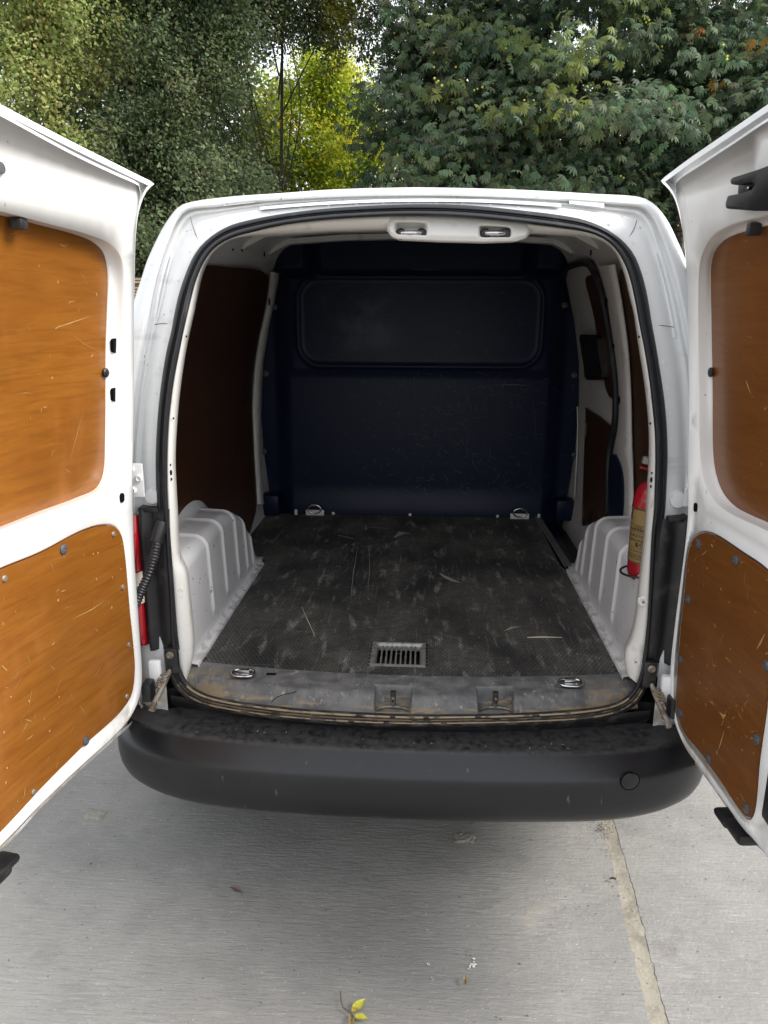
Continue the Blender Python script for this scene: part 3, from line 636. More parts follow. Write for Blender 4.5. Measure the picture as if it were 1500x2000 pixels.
while y < 1.68:
    x = -.72+(P_/2 if row % 2 else 0)
    while x < .6:
        ok = inside((x, y), mat_poly) and not (gx0-.008 < x < gx1+.008 and gy0-.008 < y < gy1+.008)
        if ok and abs(x) < .57 or (ok and y > 1.0):
            s = len(V); zz = Z0+.0017+rng.normal(0, .00018); r1 = P_*.545*.93; r2 = P_*.545*.78
            for c, q in h6: V.append((x+c*r1, y+q*r1, Z0))
            for c, q in h6: V.append((x+c*r2, y+q*r2, zz))
            Fc.append(tuple(range(s+6, s+12)))
            for k in range(6): Fc.append((s+k, s+(k+1) % 6, s+6+(k+1) % 6, s+6+k))
        x += P_
    y += P_*.866; row += 1
obj('mat_studs', V, Fc, MT['mat'], fm, smooth=False, kind='stuff')
# grille let into the mat
gr = None
def rim(x0, x1, y0, y1, w_, zt, zi, wi):
    loops_ = []
    for e, z in ((.006, Z0-.002), (.006, zt), (0., zt+.0015), (-w_, zt), (-wi, zi), (-wi-.002, zi-.012)):
        loops_.append([Vector((x0-e, y0-e, z)), Vector((x1+e, y0-e, z)), Vector((x1+e, y1+e, z)), Vector((x0-e, y1+e, z))])
    return loops_
gr = loft('floor_grille', rim(gx0, gx1, gy0, gy1, .004, Z0+.004, Z0-.003, .009), MT['grille'], van, closed=True, smooth=False, label='small grey metal grille let into the floor')
for i in range(8):
    x = gx0+.009+(gx1-gx0-.018)*(i+1)/9
    box('slat', (x, (gy0+gy1)/2, Z0-.0045), (.0048, gy1-gy0-.016, .007), MT['grille'], gr, bevel=.0008)
box('grille_tray', ((gx0+gx1)/2, (gy0+gy1)/2, Z0-.036), (gx1-gx0-.02, gy1-gy0-.02, .003), MT['black'], gr, bevel=0)
# side step by the sliding door
obj('step_well', [(.55, 1.0, .596), (.74, .99, .52), (.74, 1.70, .52), (.55, 1.69, .596)], [(0, 1, 2, 3)], MT['bulk'], van, smooth=False)
c0, c1 = Vector((.548, 1.69, Z0+.001)), Vector((.566, .985, Z0+.001))
loft('step_trim', [[p+Vector((dx, 0, dz)) for p in (c0, (c0+c1)/2, c1)] for dx, dz in ((0, 0), (.004, .008), (.024, .010), (.030, .004), (.036, -.02))], MT['sill'], van, sharp=30)
# --- wheel arches
AYH = smooth_poly([(.05, .885), (.3, .895), (.5, .897), (.62, .892), (.72, .868), (.80, .822), (.87, .760), (.93, .690), (.98, .630), (1.03, .605)], False, 8)
AY, AH = AYH[:, 0], AYH[:, 1]
def arch(side):
    ny, ns = 190, 46; ribs = (.345, .505, .66, .785, .875); V = []; Fc = []
    for j in range(ny):
        y = .11+(1.03-.11)*j/(ny-1)
        h = float(np.interp(y, AY, AH)); hump = .60+math.sqrt(max(.0001, .345**2-min(.345, abs(y-.60))**2))
        prof = []
        top = max(.603, h-.038)
        for t in np.linspace(0, 1, 16): prof.append((.583+.010*t-.004*sst(.9, 1., y), .60+(top-.60)*t, -1, 0, sst(.20, .28, t)))
        for t in np.linspace(.08, 1, 12):
            a = t*math.pi/2; prof.append((.631-.038*math.cos(a), top+(h-top)*math.sin(a), -math.cos(a), math.sin(a), 1))
        for t in np.linspace(.06, 1, 18):
            x = .631+.125*t; z = h+.006*t+max(0, hump-h)*sst(.52, .85, t); prof.append((x, z, 0, 1, 1-sst(.5, .62, t)))
        rib = max(math.exp(-((y-q)/.0075)**4) for q in ribs)
        for x, z, nx_, nz_, k in prof:
            d = .0065*rib*k; V.append((side*(x+nx_*d), y, z+nz_*d))
    for j in range(ny-1):
        for i in range(ns-1):
            q = (j*ns+i, j*ns+i+1, (j+1)*ns+i+1, (j+1)*ns+i); Fc.append(q if side > 0 else q[::-1])
    o = obj('wheel_arch', V, Fc, MT['arch'], van, label='white ribbed wheel arch with scuffs')
    loft('arch_lip', [[Vector((side*x, y, z)) for y, x_ in ((.10, 0), (.5, .0), (.95, 0)) for x in (xx,)] for xx, z in ((.562, .601), (.564, .609), (.578, .611), (.586, .62))], MT['arch'], o, sharp=30, flip=side < 0)
    return o
arch(-1); arch(1)
# --- sill plate
def sill_end(x): return -.052+.082*(x/.56)**2
nx, nt_ = 420, 60; V = []; Fc = []
def rec(x, t, c, w_, t0, t1): return sst(w_, w_*.82, abs(x-c))*sst(t0, t0+.06, t)*(1 if t1 >= 1 else sst(t1, t1-.05, t))
LX = (-.033, .225)
for j in range(nt_):
    t = j/(nt_-1)
    for i in range(nx):
        x = -.59+1.18*i/(nx-1); ya = mat_front(x)+.004; yb = sill_end(x); y = ya+(yb-ya)*t
        z = .6025-.008*t-.040*sst(.60, 1., t)**1.3+.0008*math.sin(40*x)*math.sin(9*t)
        for c in LX:
            k = sst(.047, .043, abs(x-c))*sst(.36, .42, t); z = z*(1-k)+min(z, .5585)*k
        for c in (-.434, .423): z -= .006*math.exp(-(((x-c)/.036)**4+((y-.072)/.022)**4))
        V.append((x, y, z))
for j in range(nt_-1):
    for i in range(nx-1): Fc.append((j*nx+i, (j+1)*nx+i, (j+1)*nx+i+1, j*nx+i+1))
sill = obj('sill_plate', V, Fc, MT['sill'], van, label='dusty grey plastic sill plate caked with tan dirt')
for c in (-.434, .423):
    rp = [Vector((c+.029*math.copysign(abs(math.cos(a))**.6, math.cos(a)), .072+.017*math.copysign(abs(math.sin(a))**.7, math.sin(a)), .603+.0015*math.sin(a))) for a in np.linspace(0, 2*math.pi, 30)[:-1]]
    rg = tube('tie_down_ring', rp, .0036, MT['chrome'], sill, 8, closed=True)
    box('ring_hinge', (c, .083, .6045), (.030, .010, .007), MT['chrome'], rg, bevel=.002)
    box('ring_base', (c, .068, .5985), (.036, .020, .004), MT['chrome'], rg, bevel=.0015)
box('sill_slot', (-.36, .077, .5985), (.026, .012, .004), MT['void'], sill, bevel=.001)
for c in LX:
    ye = sill_end(c)+.034
    ltc = box('floor_latch', (c, ye+.016, .580), (.014, .012, .046), MT['black'], sill, bevel=.002)
    lathe('latch_pin', (c, ye+.006, .583), (0, -.3, 1), [(.0062, -.016), (.0068, .006), (.005, .010), (.0001, .011)], MT['chrome'], ltc, 12)
    tube('latch_loop', [Vector((c+.040*math.cos(a), ye-.010+.020*math.sin(a), .563)) for a in np.linspace(.1, math.pi-.1, 12)], .0036, MT['steel'], ltc, 8)
tube('sill_crack', [at(x, y, Z=.5915) for x, y in ((530, 1372), (540, 1362), (556, 1356), (572, 1353), (584, 1347))], .0009, MT['void'], sill, 6)

# --- rear bumper
plan = smooth_poly([(0, -.155), (.25, -.150), (.45, -.135), (.58, -.113), (.675, -.078), (.738, -.03), (.776, .04), (.797, .13), (.807, .26), (.81, .40)], False, 10)
plan = np.vstack([(plan*[-1, 1])[::-1], plan[1:]]); plan = resample(plan, 150)
tg = np.gradient(plan, axis=0); nrm = np.stack([tg[:, 1], -tg[:, 0]], 1); nrm /= np.linalg.norm(nrm, axis=1)[:, None]
bprof = [(.155, .512), (.13, .508), (.10, .507), (.06, .5065), (.052, .506), (.046, .5048), (.040, .501), (.014, .469), (.007, .459), (.0025, .449), (.0005, .43), (0., .392), (.004, .364), (.012, .342), (.026, .325), (.048, .313), (.09, .305), (.15, .30)]
rr = []
for ins, z in bprof:
    ring = []
    for p, q in zip(plan, nrm):
        e = max(0, abs(p[0])-.45)/.35; zz = z+.030*e*e*(.51-z)/.2; k = min(ins, .03)+max(0, ins-.03)*(1 if True else 0)
        s = 1-.55*sst(.62, .80, abs(p[0])) if ins > .05 else 1.
        c = p-q*ins*s; ring.append(Vector((c[0], c[1], zz)))
    rr.append(ring)
bump = loft('rear_bumper', rr, MT['bumper'], van, label='scuffed matt black plastic rear bumper')
TP = hit(1230, 1525, lambda P: P.y-float(np.interp(P.x, plan[:, 0][20:-20], plan[:, 1][20:-20]))-.002, .8, 3)
i0 = int(np.argmin(np.abs(plan[:, 0]-TP.x))); nv = Vector((nrm[i0][0], nrm[i0][1], 0)).normalized()
tv = Vector((0, 0, 1)).cross(nv)
def disc(nm, r0, r1, off, m, seg=40):
    V = [TP+nv*off+(tv*math.cos(2*math.pi*k/seg)+Vector((0, 0, 1))*math.sin(2*math.pi*k/seg))*r for r in (r0, r1) for k in range(seg)]
    return V, seg
tow = lathe('tow_eye_cover', TP-nv*.002, nv, [(.022, -.004), (.0222, .0042), (.020, .0055), (.0001, .0058)], MT['bumper'], bump, 40)
tube('cover_gap', [TP+nv*.0025+(tv*math.cos(a)+Vector((0, 0, 1))*math.sin(a))*.0232 for a in np.linspace(0, 2*math.pi, 41)[:-1]], .0009, MT['void'], tow, 6, closed=True)
# dark gap panel between sill and bumper, closing plates behind
xs_ = np.linspace(-.62, .62, 40)
loft('lower_panel', [[Vector((x, sill_end(x*.9)+.006+dy, z)) for x in xs_] for z, dy in ((.552, .0), (.54, -.002), (.525, .004), (.505, .02), (.33, .05))], MT['black'], van, flip=True)
for s in (-1, 1):
    loft('corner_panel', [[Vector((s*x, y, z)) for x, y in ((.628, .030), (.66, .036), (.70, .055), (.78, .11), (.83, .22))] for z in (.50, .56, .62, .72)], MT['paint'], van, flip=s < 0)

# --- tail lights and their black surrounds
def lamp(side):
    # body corner bulges round the light: X outward, Y forward
    tops, bots = 1.045, .70
    zs = np.linspace(bots, tops, 14); rr = []
    for z in zs:
        e = 1-((z-(tops+bots)/2)/((tops-bots)/2))**2; k = .02*(1-max(0, e)**.35)
        ring = []
        for x, y in ((.655, .055), (.660, .015), (.668, -.002), (.69, -.006), (.73, .008), (.775, .045), (.81, .10), (.83, .18), (.84, .26)):
            ring.append(Vector((side*(x+.012*(z-.85)*-.6), y+k+.03*(z-.85)*.2, z)))
        rr.append(ring)
    o = loft('tail_light', rr, MT['red_lens'], van, flip=side > 0, label='red tail light lens half hidden behind the open door')
    for z0_, z1_ in ((.868, .905), (.822, .84)):
        loft('clear_band', [[Vector((side*(x-.002+.012*(z-.85)*-.6), y-.0025, z)) for x, y in ((.658, .02), (.667, -.004), (.69, -.009), (.73, .005), (.775, .042))] for z in np.linspace(z0_, z1_, 4)], MT['clear_lens'], o, flip=side > 0)
    rr = []
    for z in np.linspace(.685, 1.06, 10):
        e = abs((z-.8725)/.1875)**8*.008
        rr.append([Vector((side*x, y+e, z)) for x, y in ((.585, .022), (.600, .016), (.620, .018), (.636, .030), (.648, .012), (.658, .010), (.664, .03), (.665, .07))])
    loft('light_surround', rr, MT['black'], van, flip=side > 0)
    box('surround_cap', (side*.636, .045, 1.058), (.052, .05, .012), MT['black'], van, bevel=.004)
    return o
lamp(-1); lamp(1)
# cable conduit from body to left door
P0 = [Vector((-.606, .012, 1.010)), Vector((-.610, -.006, .985)), Vector((-.614, -.020, .955)), Vector((-.624, -.036, .915)), Vector((-.643, -.045, .875)), Vector((-.657, -.055, .840)), Vector((-.675, -.062, .815))]
pts = [Vector(p) for p in resample(smooth_poly(P0, False, 12), 92)]
tube('cable_conduit', pts, [.0105+(.0020 if i % 3 == 0 else -.0006) for i in range(92)], MT['black'], van, 14, label='corrugated black cable conduit to the door')
tube('conduit_boot', [Vector((-.602, .018, 1.03)), Vector((-.606, .008, 1.012)), Vector((-.613, -.003, .985))], [.016, .017, .015], MT['black'], van, 12)

# ================================================================== REAR DOORS
def dlean(z): return .047*(z-.55)+.34*max(0, z-1.4)**2
class Door:
    def __init__(s, side, H, th):
        s.side = side; s.H = Vector((H[0], H[1], 0)); a = R(th-90)
        s.d = Vector((side*math.sin(a), -math.cos(a), 0)); s.n = Vector((-side*math.cos(a), -math.sin(a), 0))
    def w(s, u, z, n=0.): return s.H+s.d*u+s.n*(n+dlean(z))+Vector((0, 0, z))
    def uz(s, px, py, n=0.):
        p = hit(px, py, lambda P: (P-s.H).dot(s.n)-dlean(P.z)-n, .4, 3.2)
        return ((p-s.H).dot(s.d), p.z)
    def loop(s, pts, n=0., cnt=120, sub=6):
        q = [((p[0], p[1]) if len(p) == 3 else s.uz(p[0], p[1], n)) for p in pts]
        return resample(smooth_poly(q, True, sub), cnt, True)
def offset_loop(lp, d):
    lp = np.asarray(lp); t = np.roll(lp, -1, 0)-np.roll(lp, 1, 0); nn = np.stack([t[:, 1], -t[:, 0]], 1); nn /= np.linalg.norm(nn, axis=1)[:, None]+1e-9
    area = np.sum(lp[:, 0]*np.roll(lp[:, 1], -1)-np.roll(lp[:, 0], -1)*lp[:, 1])
    return lp+nn*d*(1 if area > 0 else -1)
def build_door(D, skin_px, outer, hole_edge, ply_up, ply_low, free_u, label, plym):
    dr = bpy.data.objects.new('rear_door', None); col.objects.link(dr); dr.location = D.w(0, .55)
    attach(dr, van); dr['label'] = label; dr.location = D.w(0, .55)
    O = D.loop(outer, 0, 220); HE = D.loop(hole_edge, 0, 140); PU = D.loop(ply_up, -.028, 200)
    lowrec = D.loop(ply_low, 0, 120); LE = offset_loop(lowrec, .006)
    V, Fc, loops, vo = sheet(O, [HE, LE], .045, lambda u, z: D.w(u, z, 0))
    # outer edge rolls back, hole walls fall to the board
    def skirt(idx, rings):
        nonlocal V, Fc
        prev = list(idx); k = len(idx)
        for ring in rings:
            s = len(V); V += list(ring); cur = list(range(s, s+k))
            for i in range(k): Fc.append((prev[i], prev[(i+1) % k], cur[(i+1) % k], cur[i]))
            prev = cur
    skirt(loops[0], [[D.w(u, z, n) for u, z in offset_loop(O, e)] for e, n in ((.004, -.0015), (.007, -.006), (.008, -.014), (.008, -.055))])
    c = HE.mean(0); ang = np.arctan2(HE[:, 1]-c[1], HE[:, 0]-c[0]); PB = polar(PU, c, ang)
    skirt(loops[1], [[D.w(u, z, n) for u, z in HE*(1-t)+PB*t] for t, n in ((.10, -.0015), (.22, -.006), (.32, -.013), (.55, -.020), (.85, -.025), (1.02, -.027), (1.02, -.034))])
    skirt(loops[2], [[D.w(u, z, n) for u, z in offset_loop(lowrec, e)] for e, n in ((.003, -.002), (.001, -.006))])
    obj('inner_panel', V, Fc, MT['door_paint'], dr)
    # outer skin with returned flange
    SK = D.loop(skin_px, -.058, 260)
    V, Fc, loops, vo = sheet(SK, [], .08, lambda u, z: D.w(u, z, -.078))
    V2 = list(V); F2 = [f[::-1] for f in Fc]
    prev = loops[0]; k = len(prev)
    for e, n in ((.002, -.070), (.002, -.060), (-.001, -.0565), (-.010, -.0555)):
        s = len(V2); V2 += [D.w(u, z, n) for u, z in offset_loop(SK, e)]; cur = list(range(s, s+k))
        for i in range(k): F2.append((prev[i], prev[(i+1) % k], cur[(i+1) % k], cur[i]))
        prev = cur
    obj('outer_skin', V2, F2, MT['paint'], dr)
    tube('door_gasket', [D.w(u, z, -.049) for u, z in resample(offset_loop(O, .0135), 300, True)], .0045, MT['gasket'], dr, 8, closed=True)
    # boards
    def board(lp, n0, th, m, lab):
        V, Fc, loops, vo = sheet(lp, [], .05, lambda u, z: D.w(u, z, n0))
        s = len(V); k = len(loops[0]); V += [D.w(u, z, n0-th) for u, z in lp]
        o = obj('plywood_board', V, Fc+[(loops[0][i], loops[0][(i+1) % k], s+(i+1) % k, s+i) for i in range(k)], m, dr, sharp=35, label=lab)
        return o
    bu = board(offset_loop(PU, .010), -.029, .004, plym, 'upper plywood board set back in the window opening')
    bl = board(lowrec, .002, .008, plym, 'lower plywood board with plugs and scratches')
    return dr, bu, bl, PU, lowrec
def slots(D, pts, dr, n=-.0175):
    for px, py, w_, h_ in pts:
        u, z = D.uz(px, py, n); lp = [(u+w_*math.cos(a), z+math.copysign(h_-w_, math.sin(a))+w_*math.sin(a)) for a in np.linspace(0, 2*math.pi, 24, endpoint=False)]
        V = [D.w(a, b, n+.0035) for a, b in lp]; V += [D.w(a, b, n-.004) for a, b in lp]
        obj('slot', V, [tuple(range(24))]+[(i, (i+1) % 24, 24+(i+1) % 24, 24+i) for i in range(24)], MT['void'], dr, smooth=False)
def plugs(D, pts, dr, n, r, m, nm='plug'):
    for px, py in pts:
        u, z = D.uz(px, py, n); lathe(nm, D.w(u, z, n), D.n, [(r, -.002), (r, .0015), (r*.72, .0038), (r*.3, .0042), (r*.22, .003), (.0001, .003)], m, dr, 18)
def scratches(D, lp, cnt, n, m, parent, seed, lmin=.006, lmax=.05, wd=.0011, extra=()):
    rg = np.random.default_rng(seed); V = []; Fc = []; lo = lp.min(0); hi = lp.max(0)
    def rib(pts, w_):
        s = len(V); pts = [np.array(p) for p in pts]
        for i, p in enumerate(pts):
            t = pts[min(i+1, len(pts)-1)]-pts[max(i-1, 0)]; q = np.array([-t[1], t[0]])/(np.linalg.norm(t)+1e-9); ww = w_*(1 if 0 < i < len(pts)-1 else .15)*rg.uniform(.5, 1.3)
            for e in (-1, 1): u, z = p+q*ww*e; V.append(D.w(u, z, n))
        for i in range(len(pts)-1): Fc.append((s+2*i, s+2*i+1, s+2*i+3, s+2*i+2))
    made = 0; cl = [rg.uniform(lo, hi) for _ in range(7)]
    while made < cnt:
        p = rg.uniform(lo, hi) if rg.random() < .35 else cl[rg.integers(7)]+rg.normal(size=2)*.05
        if not inside(p, lp): continue
        made += 1; L = lmin+(lmax-lmin)*rg.random()**3; a = rg.choice([rg.normal(.9, .5), rg.normal(-.5, .5), rg.uniform(0, 3.1)]); d = np.array([math.cos(a), math.sin(a)])*L; b = np.array([-d[1], d[0]])*rg.normal(0, .07)
        pts = [p, p+d*.33+b, p+d*.66+b, p+d]
        if all(inside(q, lp) for q in pts): rib(pts, wd*rg.uniform(.3, 1.)*(2.2 if L < .012 else .6 if L > .03 else 1))
    for pts, w_ in extra: rib([D.uz(x, y, n) for x, y in pts], w_)
    return obj('scratch_marks', V, Fc, m, parent, smooth=False, kind='stuff')

DL = Door(-1, (-.662, -.062), 100.6)
DR = Door(1, (.652, -.040), 95.2)
FL, FR = .70, .52
outL = [(258, 950), (259, 1006), (262, 1090), (268, 1174), (272, 1238), (276, 1290), (277, 1330), (272, 1362), (255, 1400), (220, 1440), (160, 1494), (80, 1570), (10, 1642), (FL-.02, .553, 0), (FL, .60, 0), (FL, 1.2, 0), (FL, 1.74, 0), (FL-.01, DL.uz(-130, 159)[1]-.012, 0), (-130, 159), (-60, 195), (0, 226), (145, 304), (230, 344), (262, 358), (272, 364), (274, 376), (271, 398), (267, 420), (264, 465), (262, 560), (261, 700), (260, 850)]
ul = DL.uz
holeL = [(0, 412), (83, 434), (176, 459), (217, 477), (236, 500), (244, 533), (245, 600), (242, 700), (240, 800), (238, 870), (230, 922), (206, 955), (150, 981), (73, 1008), (0, 1036), (.56, DL.uz(0, 1036)[1], 0), (.585, DL.uz(0, 1036)[1]+.05, 0), (.585, 1.35, 0), (.565, DL.uz(0, 412)[1]-.02, 0), (.53, DL.uz(0, 412)[1]+.006, 0)]
plyuL = [(0, 420), (83, 441), (150, 459), (184, 474), (204, 496), (211, 535), (210, 600), (207, 717), (206, 863), (203, 922), (191, 951), (147, 973), (73, 1000), (0, 1029), (.54, DL.uz(0, 1029, -.028)[1]+.004, 0), (.56, DL.uz(0, 1029, -.028)[1]+.05, 0), (.56, 1.3, 0), (.545, DL.uz(0, 420, -.028)[1]-.02, 0), (.52, DL.uz(0, 420, -.028)[1], 0)]
plylL = [(0, 1114), (80, 1081), (160, 1039), (200, 1027), (224, 1030), (236, 1046), (242, 1078), (252, 1190), (260, 1270), (262, 1310), (256, 1356), (236, 1388), (160, 1458), (80, 1538), (0, 1624), (FL-.10, .578, 0), (FL-.07, .61, 0), (FL-.07, .95, 0), (FL-.09, DL.uz(0, 1114)[1]-.004, 0)]
skL = [(258, 960), (262, 1100), (270, 1230), (276, 1310), (274, 1372), (286, 1384), (262, 1410), (218, 1450), (160, 1502), (80, 1578), (10, 1652), (FL+.0, .54, 0), (FL+.03, .60, 0), (FL+.03, 1.2, 0), (FL+.03, 1.74, 0), (FL+.02, DL.uz(-130, 137, -.058)[1]-.01, 0), (-130, 137), (-60, 173), (0, 205), (150, 283), (240, 328), (280, 348), (298, 357), (301, 360), (296, 364), (286, 374), (277, 392), (269, 420), (264, 470), (261, 560), (260, 700), (258, 850)]
doorL, buL, blL, PUL, PLL = build_door(DL, skL, outL, holeL, plyuL, plylL, FL, 'wide left rear door with glowing orange plywood boards', MT['ply_l'])
slots(DL, [(223, 675, .0085, .0155), (223, 771, .0085, .0155)], doorL)
slots(DL, [(237, 972, .0075, .011)], doorL, 0.0)
plugs(DL, [(124, 1073), (168, 1447)], doorL, .003, .0105, MT['grey_plastic'])
plugs(DL, [(221, 1043), (239, 1147), (251, 1259), (247, 1360), (8, 1130), (65, 1547)], doorL, .002, .0065, MT['steel'], 'screw_cup')
plugs(DL, [(207, 728)], doorL, -.024, .010, MT['black'], 'stud')
u, z = DL.uz(38, 437, -.01); box('board_clip', DL.w(u, z, -.012), (.022, .026, .018), MT['black'], doorL, bevel=.004)
outR = [(1344, 900), (1344, 1000), (1339, 1060), (1326, 1160), (1316, 1240), (1310, 1300), (1310, 1360), (1318, 1410), (1338, 1458), (1370, 1502), (1410, 1558), (1448, 1612), (1475, 1641), (FR-.02, .553, 0), (FR, .60, 0), (FR, 1.2, 0), (FR, 1.74, 0), (FR-.004, DR.uz(1530, 221)[1]-.012, 0), (1530, 221), (1427, 285), (1360, 329), (1328, 350), (1320, 360), (1321, 378), (1327, 405), (1333, 450), (1339, 490), (1342, 550), (1344, 650), (1345, 717), (1346, 800)]
rz = lambda x, y, n=0.: DR.uz(x, y, n)
holeR = [(1500, 418), (1450, 430), (1419, 441), (1392, 459), (1376, 484), (1366, 520), (1363, 600), (1363, 700), (1365, 850), (1371, 930), (1388, 972), (1420, 1000), (1460, 1020), (1500, 1038), (.42, rz(1500, 1038)[1]-.006, 0), (.445, rz(1500, 1038)[1]+.04, 0), (.445, 1.35, 0), (.43, rz(1500, 418)[1]-.02, 0), (.40, rz(1500, 418)[1]+.003, 0)]
plyuR = [(1500, 440), (1450, 453), (1413, 470), (1395, 492), (1388, 520), (1389, 650), (1391, 783), (1392, 883), (1397, 923), (1410, 960), (1434, 988), (1470, 1008), (1500, 1021), (.41, rz(1500, 1021, -.028)[1]-.002, 0), (.43, rz(1500, 1021, -.028)[1]+.04, 0), (.43, 1.3, 0), (.415, rz(1500, 440, -.028)[1]-.02, 0), (.39, rz(1500, 440, -.028)[1], 0)]
plylR = [(1370, 1043), (1394, 1046), (1450, 1082), (1498, 1116), (.435, rz(1500, 1118)[1]-.02, 0), (.44, rz(1500, 1118)[1]-.06, 0), (1500, 1340), (1496, 1380), (1482, 1480), (1472, 1580), (1463, 1596), (1450, 1586), (1410, 1527), (1370, 1471), (1334, 1423), (1323, 1380), (1324, 1320), (1330, 1240), (1338, 1160), (1346, 1080), (1354, 1056)]
skR = [(1346, 900), (1346, 1000), (1340, 1080), (1328, 1170), (1318, 1250), (1311, 1310), (1311, 1370), (1320, 1418), (1342, 1468), (1372, 1510), (1412, 1566), (1450, 1622), (1478, 1652), (FR+.0, .54, 0), (FR+.03, .60, 0), (FR+.03, 1.2, 0), (FR+.03, 1.74, 0), (FR+.024, DR.uz(1540, 178, -.058)[1]-.01, 0), (1540, 178), (1500, 205), (1420, 260), (1350, 308), (1312, 336), (1294, 350), (1291, 354), (1297, 360), (1310, 374), (1320, 392), (1329, 425), (1336, 465), (1340, 510), (1343, 600), (1345, 720), (1346, 800)]
doorR, buR, blR, PUR, PLR = build_door(DR, skR, outR, holeR, plyuR, plylR, FR, 'narrower right rear door with plywood boards in a shade-darkened colour', MT['ply_r'])
slots(DR, [(1375, 678, .0085, .0155), (1376, 778, .0085, .0155)], doorR)
slots(DR, [(1360, 991, .0065, .010)], doorR, 0.0)
plugs(DR, [(1364, 1063), (1437, 1094), (1344, 1171), (1329, 1288), (1328, 1393), (1384, 1482), (1458, 1579), (1478, 1444), (1497, 1300)], doorR, .003, .0105, MT['grey_plastic'])
plugs(DR, [(1388, 727)], doorR, -.024, .010, MT['black'], 'stud')
u, z = DR.uz(1470, 448, -.01); box('board_clip', DR.w(u, z, -.012), (.022, .018, .022), MT['black'], doorR, bevel=.004)
scratches(DL, PUL, 26, -.0282, MT['scr_ply'], doorL, 3, wd=.0008, lmax=.04, extra=[([(110, 640), (140, 630), (178, 617)], .0022), ([(108, 642), (118, 636)], .005), ([(135, 650), (165, 672), (200, 690)], .0007), ([(163, 800), (150, 850), (135, 905)], .0007), ([(118, 478), (127, 482)], .004), ([(20, 458), (34, 454)], .003), ([(132, 598), (135, 590), (148, 588)], .001)])
scratches(DL, PLL, 90, .0028, MT['scr_ply'], doorL, 4, lmax=.05, extra=[([(4, 1300), (14, 1310)], .010), ([(10, 1343), (16, 1344)], .006), ([(215, 1335), (219, 1350)], .003), ([(140, 1210), (180, 1190), (205, 1172)], .0012), ([(90, 1490), (97, 1478)], .003), ([(110, 1500), (113, 1486)], .004), ([(28, 1590), (26, 1578)], .003), ([(183, 1150), (186, 1200)], .0012), ([(134, 1340), (146, 1380)], .001)])
scratches(DR, PUR, 20, -.0282, MT['scr_ply'], doorR, 5, lmax=.035, wd=.0008, extra=[([(1457, 742), (1460, 752), (1466, 768)], .0035), ([(1469, 728), (1474, 742)], .002), ([(1441, 716), (1446, 726)], .001)])
scratches(DR, PLR, 80, .0028, MT['scr_ply'], doorR, 6, lmax=.045, extra=[([(1494, 1238), (1485, 1256), (1478, 1268)], .0035), ([(1462, 1142), (1459, 1170)], .0025), ([(1405, 1390), (1412, 1400), (1418, 1396)], .006), ([(1415, 1425), (1408, 1450), (1402, 1468)], .0025), ([(1455, 1436), (1459, 1440)], .005), ([(1466, 1441), (1473, 1443)], .006)])
# upper latch on the right door (forked black casting) and lower latches
def dsolid(D, pts, n0, n1, name, m, parent, bev=.004):
    lp = [D.uz(x, y, n1) if len((x, y)) == 2 else None for x, y in pts]
    bm = bmesh.new(); a = [bm.verts.new(D.w(u, z, n1)) for u, z in lp]; b = [bm.verts.new(D.w(u, z, n0)) for u, z in lp]; k = len(a)
    bm.faces.new(a); bm.faces.new(b[::-1])
    for i in range(k): bm.faces.new((a[i], b[i], b[(i+1) % k], a[(i+1) % k]))
    return bm_obj(name, bm, m, parent, bevel=bev, sharp=35)
ltr = dsolid(DR, [(1417, 408), (1415, 398), (1420, 382), (1446, 377), (1466, 370), (1473, 362), (1466, 355), (1441, 362), (1427, 361), (1424, 352), (1430, 346), (1480, 330), (1560, 300), (1560, 412), (1470, 412)], 0, .035, 'door_latch', MT['black'], doorR)
dsolid(DR, [(1440, 380), (1442, 356), (1482, 344), (1486, 372)], 0, .018, 'latch_pocket', MT['black'], doorR, .002)
lathe('latch_pin', DR.w(*DR.uz(1465, 367, .022), .022), DR.n, [(.003, -.01), (.003, .004), (.0001, .005)], MT['chrome'], doorR, 10)
def foot_latch(D, pa, pb):
    rot = Matrix((D.d, D.n, Vector((0, 0, 1)))).transposed()
    ua, za = D.uz(*pa, -.03); ub, zb = D.uz(*pb, -.03)
    o = box('foot_latch', D.w(ua, za, -.03), (.058, .046, .017), MT['black'], D.obj, rot, bevel=.008)
    box('latch_body', D.w(ub, zb, -.034), (.066, .050, .026), MT['black'], D.obj, rot, bevel=.011)
DL.obj = doorL; DR.obj = doorR
foot_latch(DR, (1424, 1597), (1448, 1624)); foot_latch(DL, (2, 1688), (-14, 1712))
u, z = DR.uz(1497, 1545, .002); box('edge_lock', DR.w(u+.02, z, .0), (.02, .03, .09), MT['black'], doorR, bevel=.004)
u, z = DR.uz(1497, 1588, .002); box('edge_rubber', DR.w(u+.012, z, .004), (.012, .035, .02), MT['black'], doorR, bevel=.004)
u, z = DL.uz(0, 328, .0); lathe('panel_plug', DL.w(u, z, 0), DL.n, [(.009, -.002), (.009, .003), (.0001, .004)], MT['grey_plastic'], doorL, 14)
